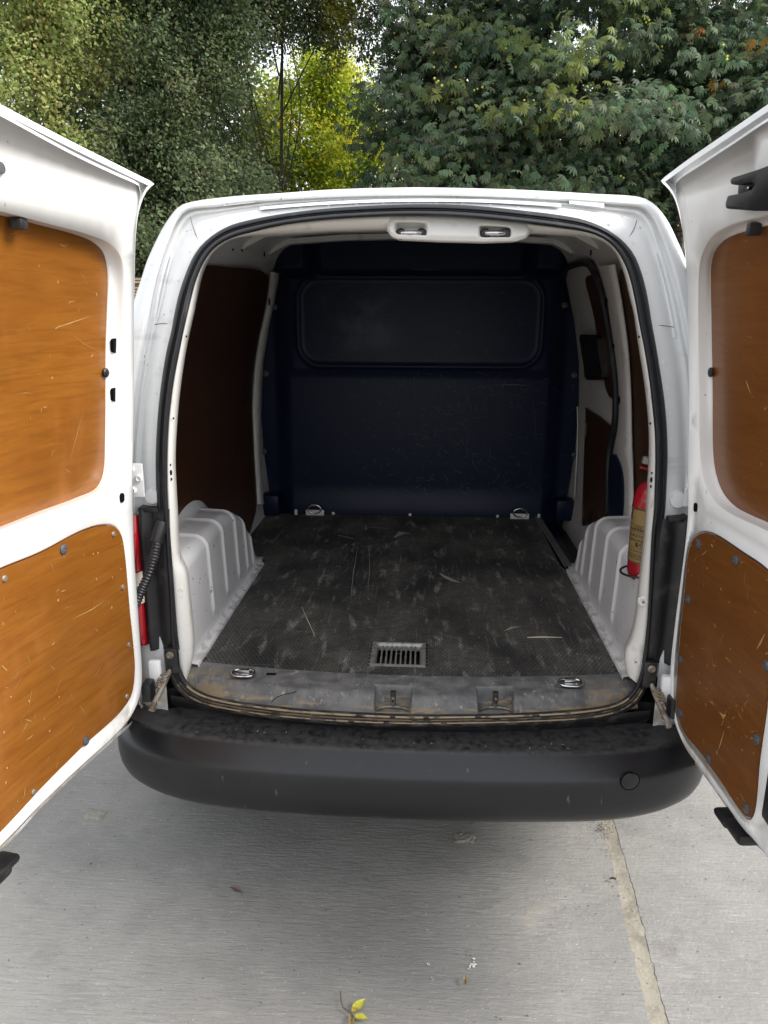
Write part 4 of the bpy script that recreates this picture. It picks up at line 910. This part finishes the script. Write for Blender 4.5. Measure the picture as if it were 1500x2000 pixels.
# --- hinges
for s, D in ((-1, DL), (1, DR)):
    pz = 1.135
    hb = box('upper_hinge', (s*.662, .012, pz), (.050, .006, .082), MT['paint'], van, bevel=.002)
    for dx, dz in ((.006, .028), (-.012, .006), (.006, -.024)):
        lathe('hinge_bolt', (s*(.658+dx), .008, pz+dz), (0, -1, 0), [(.0085, -.002), (.0088, .003), (.006, .0055), (.005, .003), (.0001, .003)], MT['paint'], hb, 16)
    box('hinge_arm', (s*.690, -.010, pz-.014), (.018, .05, .06), MT['black'], hb, bevel=.004)
    ck = box('check_strap', (s*.600, .012, .665), (.036, .020, .072), MT['black'], van, bevel=.010)
    lathe('strap_bolt', (s*.600, .000, .685), (0, -1, 0), [(.0095, 0), (.0098, .004), (.006, .007), (.0045, .004), (.0001, .004)], MT['steel'], ck, 16)
    lh = box('lower_hinge', (s*.640, -.004, .640), (.030, .02, .06), MT['paint'], van, bevel=.006)
    box('hinge_pivot', (s*.652, -.030, .600), (.024, .04, .05), MT['black'], lh, bevel=.006)
    tube('check_arm', [Vector((s*x, y, z)) for x, y, z in ((.606, .006, .640), (.612, -.012, .622), (.622, -.030, .598), (.634, -.046, .572), (.640, -.052, .556))], [.006, .0075, .0075, .008, .009], MT['steel'], ck, 8)
    for k in range(6):                                  # coiled spring and grimy wire round the strap
        pts = [Vector((s*(.615+.010*math.cos(a)+.004*k*.6), -.012+.010*math.sin(a)-.002*k, .632-.006*k+.003*math.sin(2*a+k))) for a in np.linspace(k, k+5.2, 16)]
        tube('spring_coil', pts, .0026, MT['steel'], ck, 6)
    tube('loose_wire', [Vector((s*(.628+rng.normal(0, .006)), -.03-.006*i+rng.normal(0, .004), .60-.006*i+rng.normal(0, .003))) for i in range(7)], .0016, MT['steel'], ck, 5)

# ================================================================== LOOSE THINGS IN THE VAN
EX = Vector((.624, .205, .838))
ext = thing('fire_extinguisher', 'small red fire extinguisher with gold label standing behind the right door pillar', 'extinguisher', EX)
er = .047
lathe('cylinder', EX, (0, 0, 1), [(.0001, .0), (.022, .001), (.036, .008), (.044, .020), (er, .034), (er, .215), (.0455, .232), (.040, .250), (.030, .264), (.016, .272), (.013, .276), (.0125, .285)], MT['red'], ext, 40)
def wrap(verts, r):     # flat x (metres round the can), z  ->  cylinder, centred on the side facing the door opening
    a0_ = R(-140)
    return [Vector((EX.x+r*math.cos(a0_+x/r), EX.y+r*math.sin(a0_+x/r), EX.z+z)) for x, z in verts]
V = wrap([(x, z) for z in (.060, .205) for x in np.linspace(-.085, .085, 40)], er+.0006)
lab = obj('label_band', V, [(i, i+1, 41+i, 40+i) for i in range(39)], MT['gold'], ext)
V = []; Fc = []
def ink(x0, x1, z0, z1):
    s = len(V); k = max(2, int((x1-x0)/.004)+1)
    for z in (z0, z1): V.extend(wrap([(x, z) for x in np.linspace(x0, x1, k)], er+.0011))
    for i in range(k-1): Fc.append((s+i, s+i+1, s+k+i+1, s+k+i))
ink(-.085, .085, .2015, .2045); ink(-.085, .085, .061, .063); ink(-.085, .06, .160, .1612); ink(-.085, .06, .141, .1418); ink(-.085, .06, .101, .102); ink(-.085, .06, .0965, .0972); ink(-.085, .06, .085, .0857)
for k, z in enumerate((.149, .1455, .134, .130, .122, .118, .0905, .080, .075, .070)):
    x = -.048
    while x < .03:
        l = random.uniform(.004, .012); ink(x, x+l, z, z+.0022); x += l+.002
for i in range(26):
    x = -.05+random.random()*.022; z = .170+random.random()*.028; ink(x, x+.006, z, z+.003)
for i in range(10):
    x = -.006+random.random()*.012; z = .104+random.random()*.010; ink(x, x+.005, z, z+.003)
for a in ((.010, .022, .115, .1157), (.010, .022, .1043, .105), (.010, .0107, .105, .115), (.0213, .022, .105, .115)): ink(*a)
obj('label_print', V, Fc, MT['ink'], ext, smooth=False)
def letters(txt, size, x, z):
    cu = bpy.data.curves.new('lettering', 'FONT'); cu.body = txt; cu.size = size; cu.space_character = 1.15; cu.resolution_u = 2
    o = bpy.data.objects.new('lettering', cu); col.objects.link(o)
    dg = bpy.context.evaluated_depsgraph_get(); me = bpy.data.meshes.new_from_object(o.evaluated_get(dg))
    bpy.data.objects.remove(o); bpy.data.curves.remove(cu)
    cs = wrap([(v.co.x+x, v.co.y+z) for v in me.vertices], er+.0013)
    for v, c in zip(me.vertices, cs): v.co = c
    me.materials.clear(); return link('lettering', me, MT['ink'], ext)
letters('SSER', .0105, -.012, .1515); letters('C', .010, .0125, .1065)
hd = lathe('valve', EX, (0, 0, 1), [(.011, .28), (.012, .30), (.016, .302), (.016, .318), (.010, .322), (.0001, .324)], MT['grille'], ext, 16)
box('lever', (EX.x-.018, EX.y-.01, EX.z+.305), (.05, .014, .006), MT['red'], ext, Matrix.Rotation(.25, 3, 'Y'), bevel=.002)
box('handle', (EX.x-.014, EX.y-.008, EX.z+.325), (.045, .02, .020), MT['grille'], ext, Matrix.Rotation(.2, 3, 'Y'), bevel=.005)
tube('bracket_ring', [Vector((EX.x-.004+(er+.006)*math.cos(a)-.006*max(0, -math.cos(a)), EX.y+(er+.006)*math.sin(a), EX.z+.028+.004*math.cos(a))) for a in np.linspace(0, 2*math.pi, 40)[:-1]], .0032, MT['black'], ext, 8, closed=True)
box('bracket_back', (EX.x+.048, EX.y+.02, EX.z+.08), (.006, .02, .20), MT['black'], ext, bevel=.001)
def stick(pts, r, m, name, label):
    P = [at(x, y, Z=Z0+.004) for x, y in pts]
    tag(tube(name, P, [r*.6]+[r]*(len(P)-2)+[r*.4], m, None, 6), label, 'straw')
stick([(590, 1186), (598, 1205), (606, 1222), (616, 1244)], .0017, MT['straw'], 'straw', 'thin bent straw lying on the mat left of the grille')
stick([(1030, 1245), (1060, 1244), (1098, 1245)], .0026, MT['straw'], 'straw', 'short pale straight splinter lying on the mat right of the grille')
# pale scuffs on mat, bulkhead
def marks(name, parent, m, fn, cnt, seed, gen, wd, extra=()):
    rg = np.random.default_rng(seed); V = []; Fc = []
    def rib(pts, w_):
        s = len(V); pts = [np.array(p, float) for p in pts]
        for i, p in enumerate(pts):
            t = pts[min(i+1, len(pts)-1)]-pts[max(i-1, 0)]; q = np.array([-t[1], t[0]])/(np.linalg.norm(t)+1e-9); ww = w_*(1 if 0 < i < len(pts)-1 else .2)*rg.uniform(.5, 1.4)
            for e in (-1, 1): V.append(fn(*(p+q*ww*e)))
        for i in range(len(pts)-1): Fc.append((s+2*i, s+2*i+1, s+2*i+3, s+2*i+2))
    for _ in range(cnt):
        p, L, a = gen(rg); d = np.array([math.cos(a), math.sin(a)])*L; b = np.array([-d[1], d[0]])*rg.normal(0, .08); p = np.array(p)
        rib([p, p+d*.25+b*.7, p+d*.5+b, p+d*.75+b*.7, p+d], wd*rg.uniform(.35, 1.))
    for pts, w_ in extra: rib(pts, w_)
    return obj(name, V, Fc, m, parent, smooth=False, kind='stuff')
fx = lambda x, y: tuple(at(x, y, Z=Z0+.0024))[:2]
marks('mat_scuffs', fm, MT['scr_mat'], lambda x, y: (x, y, Z0+.0026), 90, 11, lambda r: ((r.uniform(-.5, .5), .15+1.4*r.random()), .01+.05*r.random()**3, r.choice([r.normal(1.5, .3), r.uniform(0, 3)])), .0008,
      [([fx(858, 1120), fx(872, 1128), fx(885, 1134), fx(898, 1138)], .008), ([fx(880, 1127), fx(900, 1132)], .005), ([fx(720, 1065), fx(722, 1110), fx(718, 1170)], .0012), ([fx(700, 1060), fx(690, 1120), fx(684, 1180)], .0009),
       ([fx(985, 1232), fx(1000, 1226), fx(1015, 1224)], .006), ([fx(770, 1050), fx(785, 1040), fx(800, 1042)], .016), ([fx(660, 1045), fx(690, 1052)], .010), ([fx(930, 1082), fx(990, 1070)], .006), ([fx(720, 1030), fx(760, 1032)], .01)])
def bf(x, z): return (x, BY+bulk_off(x, z)-.0015, z)
bx_ = lambda px, py: at_b(px, py)
marks('bulkhead_scuffs', bulk, MT['scr_dark'], bf, 420, 12, lambda r: ((r.normal(.16, .26), .70+.55*r.random()**1.1), .008+.06*r.random()**2.5, r.uniform(-.6, 3.2)), .0010,
      [([bx_(966, 752), bx_(1000, 751), bx_(1033, 753)], .0018), ([bx_(800, 526), bx_(830, 527), bx_(860, 526)], .0015), ([bx_(1040, 780), bx_(1045, 830), bx_(1052, 890)], .0008)])
marks('bulkhead_scuffs', bulk, MT['scr_dark'], bf, 110, 13, lambda r: ((r.uniform(-.45, .45), 1.31+.33*r.random()), .01+.06*r.random()**2, r.normal(.2, .6)), .0006)
marks('bumper_marks', bump, MT['scr_mat'], lambda x, y: (x, y, .5088), 26, 14, lambda r: ((r.uniform(-.6, .6), r.uniform(-.105, -.05)), .002+.012*r.random()**3, r.uniform(0, 3)), .0012)

# ================================================================== GROUND LITTER
def leafshape(c, a, L, wd, m, name, label, parent=None, curl=.004):
    n = 9; V = []; Fc = []; ca, sa = math.cos(a), math.sin(a)
    for i in range(n):
        t = i/(n-1); hw = wd*math.sin(math.pi*min(1, t*1.02)**.8)*.5+.0004
        for e in (-1, 0, 1):
            x = t*L; y = e*hw; V.append((c[0]+x*ca-y*sa, c[1]+x*sa+y*ca, .006+curl*abs(e)+curl*math.sin(2.2*t)))
    for i in range(n-1):
        for e in range(2): Fc.append((i*3+e, i*3+e+1, (i+1)*3+e+1, (i+1)*3+e))
    o = obj(name, V, Fc, m, parent); return o
g = lambda x, y: at(x, y, Z=.005)
spr = thing('leaf_sprig', 'fallen sprig with yellow green leaves on a thin brown stem', 'leaf', g(686, 1982))
tube('stem', [g(665, 1939)+Vector((0, 0, .004)), g(666, 1958)+Vector((0, 0, .006)), g(670, 1972)+Vector((0, 0, .006)), g(684, 1982)+Vector((0, 0, .006)), g(695, 1998)+Vector((0, 0, .005))], .0014, MT['stem'], spr, 6)
def leaf_between(p, q, wd, m):
    a, b = g(*p), g(*q); leafshape((a.x, a.y), math.atan2(b.y-a.y, b.x-a.x), (b-a).length, wd, m, 'leaf', None, spr)
leaf_between((687, 1979), (714, 1956), .020, MT['leaf_y']); leaf_between((687, 1984), (686, 2012), .013, MT['leaf_o']); leaf_between((692, 1986), (718, 1996), .016, MT['leaf_y'])
a = g(450, 1735); tag(leafshape((a.x, a.y), -.5, .045, .010, MT['stem'], 'fallen_leaf', ''), 'narrow brown dead leaf lying on the concrete left of centre', 'leaf')
a = g(1190, 1718); tag(leafshape((a.x, a.y), -.3, .018, .007, MT['litter'], 'fallen_leaf', ''), 'small black dead leaf lying beside the mortar joint', 'leaf')
a = g(908, 1925); tag(leafshape((a.x, a.y), 1.5, .022, .008, MT['leaf_o'], 'fallen_leaf', ''), 'small olive dead leaf lying below the white splash', 'leaf')
V = []; Fc = []
def bit(x, y, L, wd, a, z=.004):
    s = len(V); d = Vector((math.cos(a), math.sin(a), 0)); q = Vector((-d.y, d.x, 0)); c = Vector((x, y, z))
    V.extend([c-d*L/2, c+q*wd/2, c+d*L/2, c-q*wd/2, c+Vector((0, 0, wd*.5))]); Fc.extend([(s, s+1, s+4), (s+1, s+2, s+4), (s+2, s+3, s+4), (s+3, s, s+4)])
for _ in range(800):
    bit(rng.uniform(-1.6, 1.6), rng.uniform(-1.1, .6), rng.uniform(.002, .010)*rng.random()+.002, rng.uniform(.001, .0035), rng.uniform(0, 3.1), .002)
for _ in range(60):
    p = g(1180+rng.normal(0, 9), 1622+rng.normal(0, 10)); bit(p.x, p.y, rng.uniform(.004, .022), .0018, rng.uniform(0, 3.1), .006)
obj('ground_litter', V, Fc, MT['litter'], None, smooth=False, kind='stuff', label='specks of seed husk and twig on the concrete')
V = []; Fc = []
for cx, cy, s_ in [(924, 1878, 6), (921, 1886, 5), (916, 1890, 3), (834, 1815, 2), (835, 1880, 2), (845, 1908, 2.), (832, 1784, 2), (838, 1882, 2)]:
    for k in range(4):
        p = g(cx+rng.normal(0, s_*.5), cy+rng.normal(0, s_*.5)); n0 = len(V); rad = s_*.0006*rng.uniform(.5, 1.2)
        V.extend([(p.x+rad*math.cos(t)*rng.uniform(.6, 1.3), p.y+rad*math.sin(t)*rng.uniform(.6, 1.3), .003) for t in np.linspace(0, 6.28, 8)[:-1]]); Fc.append(tuple(range(n0, n0+7)))
obj('white_splash', V, Fc, MT['dropping'], yard, smooth=False)

# ================================================================== BACKGROUND
# stack of timber sheets, far left, seen between the left door and the van
tp = thing('timber_pack', 'tall strapped pack of timber sheets behind the van on the left', 'timber', (-3.45, 6.6, 0))
for k in range(3): box('bearer', (-4.2+.75*k, 6.6, .04), (.09, 1.1, .08), MT['timber'], tp, bevel=0)
for k in range(14): box('layer', (-3.45+rng.normal(0, .006), 6.6+rng.normal(0, .008), .135+.11*k), (2.3, 1.2, .104), MT['timber'], tp, bevel=.003)
for k, w_ in enumerate(('seventh timber sheet from the top', 'sixth timber sheet from the top', 'fifth timber sheet from the top', 'fourth timber sheet from the top', 'third timber sheet from the top', 'second timber sheet from the top', 'topmost timber sheet')):
    o = box('timber_sheet', (-3.45+rng.normal(0, .012), 6.6+rng.normal(0, .02), 1.633+.0285*k), (2.3, 1.2, .022), MT['timber'], None, Matrix.Rotation(rng.normal(0, .004), 3, 'Z'), bevel=0)
    tag(o, w_+' on the pack behind the van', 'timber', 'loose timber sheets')
# brick pier, far right
pier = thing('brick_pier', 'old grey brown brick pier under the chestnut tree behind the van', 'pier', (3.75, 9.4, 0))
pz = 2.86; box('mortar_core', (3.75, 9.4, pz/2), (.66, .42, pz), MT['mortar'], pier, bevel=0)
bm = bmesh.new(); bmesh.ops.create_cube(bm, size=1); bm.transform(Matrix.Diagonal((.104, .03, .064, 1))); bmesh.ops.bevel(bm, geom=bm.edges[:], offset=.005, segments=1, affect='EDGES')
bme = bpy.data.meshes.new('brick'); bm.to_mesh(bme); bm.free(); bme.materials.append(MT['brick'])
for j in range(int(pz/.075)):
    for i in range(6):
        o = bpy.data.objects.new('brick', bme); col.objects.link(o); o.parent = pier
        o.location = (-.28+.112*i+(.03 if j % 2 else -.015), -.213+rng.normal(0, .003), .037+.075*j)
        if j > 22:
            pass
for j in range(22, int(pz/.075)):
    for i in range(4):
        o = bpy.data.objects.new('brick', bme); col.objects.link(o); o.parent = pier; o.rotation_euler = (0, 0, math.pi/2)
        o.location = (-.333+rng.normal(0, .003), -.15+.112*i+(.03 if j % 2 else -.015), .037+.075*j)

# ---- trees
def crown_mesh(name, parent, centers, P, kindfn, tintfn, seed):
    """P positions (n,3), kindfn -> template verts/faces for a leaf; one mesh for one crown"""
    pass
def frames(n, droop, rg, out):
    """random leaf frames: axis d (leaf direction), normal nn"""
    d = rg.normal(size=(n, 3)); d += out*1.0; d[:, 2] -= droop; d /= np.linalg.norm(d, axis=1)[:, None]
    up = np.tile([0, 0, 1.], (n, 1))+rg.normal(size=(n, 3))*.55+out*.35
    s = np.cross(d, up); s /= np.linalg.norm(s, axis=1)[:, None]+1e-9; nn = np.cross(s, d)
    return d, s, nn
def leaf_mesh(name, parent, pos, d, s, nn, size, tv, tf, tint, m):
    n = len(pos); k = len(tv); tv = np.asarray(tv)
    V = pos[:, None, :]+size[:, None, None]*(tv[None, :, 0, None]*d[:, None, :]+tv[None, :, 1, None]*s[:, None, :]+tv[None, :, 2, None]*nn[:, None, :])
    V = V.reshape(-1, 3).astype(np.float32); tf = np.asarray(tf); nf = len(tf)
    Fi = (tf[None]+(np.arange(n)*k)[:, None, None]).reshape(-1, 3).astype(np.int32)
    me = bpy.data.meshes.new(name); me.vertices.add(len(V)); me.vertices.foreach_set('co', V.ravel())
    me.loops.add(Fi.size); me.loops.foreach_set('vertex_index', Fi.ravel())
    me.polygons.add(len(Fi)); me.polygons.foreach_set('loop_start', np.arange(0, Fi.size, 3, dtype=np.int32)); me.polygons.foreach_set('loop_total', np.full(len(Fi), 3, np.int32))
    at_ = me.attributes.new('tint', 'FLOAT_COLOR', 'FACE'); c = np.ones((n, nf, 4), np.float32); c[:, :, :3] = tint[:, None, :]; at_.data.foreach_set('color', c.ravel())
    me.update(); me.validate()
    return link(name, me, m, parent)
SMALL_V = [(0, 0, 0), (.45, .34, .08), (1, 0, -.06), (.45, -.34, .08)]
SMALL_F = [(0, 2, 1), (0, 3, 2)]
PV, PF = [], []
for i in range(7):
    a = (i-3)*R(28); L = (.62, .82, .95, 1., .95, .82, .62)[i]; b = len(PV); ca, sa = math.cos(a), math.sin(a)
    for t, e, z in ((.04, 0, 0), (.66, .14, -.07), (.60, 0, -.13), (.66, -.14, -.07), (1, 0, -.30)):
        PV.append((ca*t*L-sa*e*L, sa*t*L+ca*e*L, z*L+.03-.16*abs(i-3)/3*t))
    PF += [(b, b+2, b+1), (b, b+3, b+2), (b+1, b+2, b+4), (b+2, b+3, b+4)]
def limb(pts, r0, r1, name, parent, seg=8):
    pts = resample(smooth_poly(pts, False, 5), 14); return tube(name, [Vector(p) for p in pts], list(np.linspace(r0, r1, 14)), MT['bark'], parent, seg)
def tree(name, label, base, ells, nclump, per, spread, size, tv, tf, cols, seed, trunk_r, group, droop=.3, shell=(.55, 1.), front=None, lean=(0, 0), limbs=7, accents=(), fruit=0, big=0, bigsp=(.46, .42, .36)):
    rg = np.random.default_rng(seed); base = np.array(base, float); t = thing(name, label, 'shrub' if 'shrub' in name else 'tree', tuple(base), group)
    vol = np.array([e[1][0]*e[1][1]*e[1][2] for e in ells])**(2/3); vol /= vol.sum(); C = []; O = []
    while len(C) < nclump:
        e = ells[rg.choice(len(ells), p=vol)]; v = rg.normal(size=3); v /= np.linalg.norm(v)
        if front is not None and v[1] > front and rg.random() < .75: continue
        rr_ = rg.uniform(*shell)*(1+.16*rg.normal()); c = np.array(e[0])+v*np.array(e[1])*rr_
        if c[2] < .15: continue
        C.append(c); O.append(v)
    if big:
        B = np.array(C[:big]); OB = np.array(O[:big]); bi = rg.integers(big, size=nclump); q = rg.normal(size=(nclump, 3)); q /= np.linalg.norm(q, axis=1)[:, None]; q *= rg.random((nclump, 1))**.4; C = B[bi]+q*np.array(bigsp); O = OB[bi]*.45+q*1.1
    C = np.array(C); O = np.array(O); n = nclump*per
    idx = np.repeat(np.arange(nclump), per); off = rg.normal(size=(n, 3))*np.array(spread); off[:, 2] -= np.abs(rg.normal(size=n))*spread[2]*.6
    pos = C[idx]+off; out = O[idx]
    d, s, nn = frames(n, droop, rg, out)
    ct = np.array(cols); w1 = rg.random(nclump)
    tint = ct[(w1*len(ct)).astype(int)][idx]*(.88+.56*rg.random((n, 1)))*(.85+.3*rg.random((n, 3)))
    for c0_, rad, colr in accents:
        near = np.linalg.norm((pos-np.array(c0_))/np.array(rad), axis=1) < 1
        pick = near & (rg.random(n) < .55); tint[pick] = np.array(colr)*(.7+.6*rg.random((pick.sum(), 1)))
    sz = size*(.7+.6*rg.random(n))
    leaf_mesh('crown', t, pos, d, s, nn, sz, tv, tf, tint, MT['leaf'])
    top = max(e[0][2]+e[1][2]*.5 for e in ells)
    mid = base+np.array([lean[0], lean[1], top-base[2]]); p1 = base+np.array([lean[0]*.3+.1, lean[1]*.3, (top-base[2])*.4])
    limb([base-[0, 0, .1], p1, mid], trunk_r, trunk_r*.3, 'trunk', t, 10)
    for k in range(limbs):
        f = rg.uniform(.18, .8); a = base+(mid-base)*f+np.array([lean[0]*0, 0, 0]); c = C[rg.integers(nclump)]
        m_ = (a+c)/2+np.array([0, 0, .25])+rg.normal(size=3)*.15
        limb([p1 if f < .4 else a, m_, c], trunk_r*.38, trunk_r*.06, 'limb', t, 6)
    if fruit:
        V = []; Fc = []; pk = rg.choice(n, fruit)
        bm = bmesh.new(); bmesh.ops.create_icosphere(bm, subdivisions=1, radius=1); tv_ = np.array([v.co[:] for v in bm.verts]); tf_ = [[v.index for v in f.verts] for f in bm.faces]; bm.free()
        for p in pos[pk]:
            for q in range(rg.integers(1, 4)):
                s0 = len(V); c = p+rg.normal(size=3)*.05+np.array([0, -.14, -.04]); r_ = rg.uniform(.012, .019)
                V.extend([tuple(x) for x in tv_*r_+c]); Fc.extend([tuple(i+s0 for i in f) for f in tf_])
        obj('conkers', V, Fc, MT['conker'], t, kind='stuff')
    return t
GR = 'trees and shrubs behind the van'
dk = [(.12, .16, .08), (.145, .185, .092), (.105, .14, .078), (.17, .20, .10)]
lt = [(.33, .37, .13), (.41, .43, .17), (.27, .32, .11)]
yl = [(.40, .50, .06), (.50, .55, .07), (.30, .42, .05), (.56, .52, .06)]
ch = [(.095, .142, .085), (.115, .165, .092), (.085, .130, .084), (.135, .178, .092)]
chl = (.22, .29, .10)
tree('maple_tree', 'pale sunlit small leaved tree at the far left edge', (-4.9, 8.7, 0), [((-5.2, 8.2, 4.6), (.95, .9, 1.6)), ((-4.3, 8.2, 5.2), (.8, .8, 1.0)), ((-5.7, 8.2, 3.2), (.8, .8, 1.1)), ((-4.9, 8.3, 6.5), (1.5, 1.1, 1.2)), ((-4.25, 8.1, 3.7), (.4, .6, .8))], 700, 130, (.11, .11, .13), .052, SMALL_V, SMALL_F, lt, 1, .12, GR, lean=(.2, -.2), front=.3, shell=(.5, 1.), big=60)
tree('ivy_tree', 'dense dark ivy clad tree left of centre behind the left door', (-3.4, 9.4, 0), [((-3.5, 9.1, 4.2), (1.3, 1.1, 2.4)), ((-2.95, 9.0, 3.6), (.75, .9, 2.0)), ((-4.4, 8.8, 2.4), (1.6, .9, 1.5)), ((-3.2, 9.2, 5.8), (1.3, 1.1, 1.2)), ((-3.4, 8.7, 1.4), (1.6, .8, 1.2))], 1250, 130, (.11, .11, .13), .050, SMALL_V, SMALL_F, dk, 2, .2, GR, front=.2, shell=(.5, 1.), big=120)
tree('hawthorn_shrub', 'low dark shrub in the gap between the left door and the roof', (-2.75, 7.9, 0), [((-2.75, 7.9, 1.6), (.75, .6, 1.35)), ((-2.2, 8.2, 1.4), (.8, .6, 1.2))], 170, 130, (.13, .13, .14), .056, SMALL_V, SMALL_F, dk, 3, .05, GR, front=.3, limbs=4, shell=(.4, 1.))
tree('thorn_tree', 'tall twiggy dark tree behind the middle of the van roof', (-2.5, 10.8, 0), [((-2.0, 10.4, 5.9), (1.0, 1.0, .9)), ((-3.1, 10.2, 3.4), (.5, .8, 1.5)), ((-2.1, 10.5, 7.2), (1.4, 1.2, 1.1)), ((-2.8, 10.4, 6.2), (.8, 1.0, 1.3)), ((-1.1, 10.5, 5.7), (.4, .6, .6))], 600, 130, (.12, .12, .12), .048, SMALL_V, SMALL_F, dk+[(.12, .14, .05)], 4, .038, GR, front=.4, limbs=12, shell=(.4, 1.), accents=[((-1.2, 10.4, 5.7), (.35, .9, 1.0), (.40, .37, .05))], big=90, lean=(.4, 0))
tree('yellow_tree', 'bright yellow green sunlit small tree showing through between the dark trees', (-2.0, 13.8, 0), [((-2.3, 13.4, 4.2), (1.2, 1.0, 1.3)), ((-2.9, 13.3, 3.9), (.8, .8, 1.1)), ((-1.3, 13.5, 4.0), (.9, .9, 1.2)), ((-2.0, 13.8, 2.2), (1.3, 1.0, 1.5)), ((-1.6, 13.6, 5.3), (.8, .8, .6))], 680, 120, (.15, .15, .13), .064, SMALL_V, SMALL_F, yl, 5, .07, GR, front=.6, limbs=12, big=60)
tree('far_tree', 'pale green distant tree showing between the yellow bush and chestnut', (.6, 21, 0), [((.6, 21, 3.2), (1.8, 1.5, 2.4)), ((-1.8, 22, 3.2), (2.0, 1.5, 2.2))], 260, 70, (.3, .3, .3), .14, SMALL_V, SMALL_F, [(.18, .26, .09), (.24, .28, .10)], 6, .14, GR)
acc = [((1.5, 8.3, 4.75), (.75, 1.4, .35), chl), ((2.0, 8.3, 4.3), (.5, 1.4, .3), (.24, .29, .085)), ((1.3, 8.3, 3.95), (.75, 1.4, .22), (.25, .29, .085)), ((2.5, 8.3, 5.1), (.5, 1.4, .3), chl), ((3.3, 8.4, 4.9), (.12, 1.2, .16), (.38, .17, .035)), ((.4, 8.4, 5.1), (.7, 1.3, .25), (.15, .20, .075)), ((3.95, 8.4, 4.7), (.11, 1.2, .16), (.32, .19, .05)), ((3.6, 8.4, 4.2), (.1, 1.2, .12), (.34, .21, .05)), ((.2, 8.6, 4.2), (.3, 1.2, .2), (.2, .23, .07))]
tree('chestnut_tree', 'big horse chestnut with hand shaped leaves and yellow husks behind the roof', (2.4, 10.6, 0), [((2.3, 10.3, 4.2), (3.1, 1.9, 2.4)), ((.5, 10.2, 4.1), (1.4, 1.5, 1.5)), ((4.4, 10.2, 3.6), (1.7, 1.6, 2.0)), ((-.05, 10.2, 5.4), (1.0, 1.2, 1.1)), ((2.4, 10.2, 2.2), (2.8, 1.4, 1.5)), ((2.3, 10.4, 6.6), (3.0, 1.9, 1.9))], 2900, 15, (.17, .17, .09), .104, PV, PF, ch, 7, .18, GR, droop=1.5, front=.3, shell=(.52, 1.02), limbs=14, accents=acc, fruit=420, big=430, bigsp=(.46, .36, .17))
tree('chestnut_tree', 'second horse chestnut cut off by the right edge above the right door', (6.4, 10.8, 0), [((6.3, 10.6, 4.0), (2.4, 1.8, 2.9)), ((6.4, 10.6, 2.2), (2.2, 1.4, 1.6))], 900, 15, (.18, .18, .11), .092, PV, PF, ch, 8, .26, GR, droop=1.5, front=.3, shell=(.66, 1.02), limbs=8, fruit=60)
tree('beech_tree', 'dark leafy tree closing the gaps behind the chestnut', (3.4, 14.2, 0), [((3.2, 14, 4.2), (3.2, 1.2, 2.6)), ((5.6, 14, 4.0), (2.2, 1.2, 2.6))], 420, 90, (.30, .25, .30), .11, SMALL_V, SMALL_F, dk[:3], 11, .2, GR, front=.2, shell=(.3, 1.))
tree('ivy_tree', 'dark tree rising behind the pale tree at upper left', (-5.0, 12.2, 0), [((-5.2, 12.2, 4.2), (2.6, 1.2, 3.4)), ((-4.2, 12.0, 5.0), (1.0, 1.0, 3.0))], 420, 90, (.28, .25, .28), .11, SMALL_V, SMALL_F, dk[:3], 10, .2, GR, front=.2, shell=(.3, 1.))
# a hedge far behind that closes the view under the crowns
V = []; rgh = np.random.default_rng(21); n = 26000
pos = np.stack([rgh.uniform(-22, 24, n), 27+rgh.normal(0, .8, n), np.abs(rgh.normal(0, 1.0, n))*1.1+.2], 1)
d, s, nn = frames(n, .2, rgh, np.tile([0, -1., 0], (n, 1)))
hd_ = leaf_mesh('far_hedge', None, pos, d, s, nn, .22*(.7+.6*rgh.random(n)), SMALL_V, SMALL_F, np.array(dk)[rgh.integers(4, size=n)], MT['leaf'])
hd_['kind'] = 'stuff'; hd_['label'] = 'far hedge closing the view under the trees'
print('TRIS', sum(len(o.data.polygons) for o in bpy.data.objects if o.type == 'MESH'))
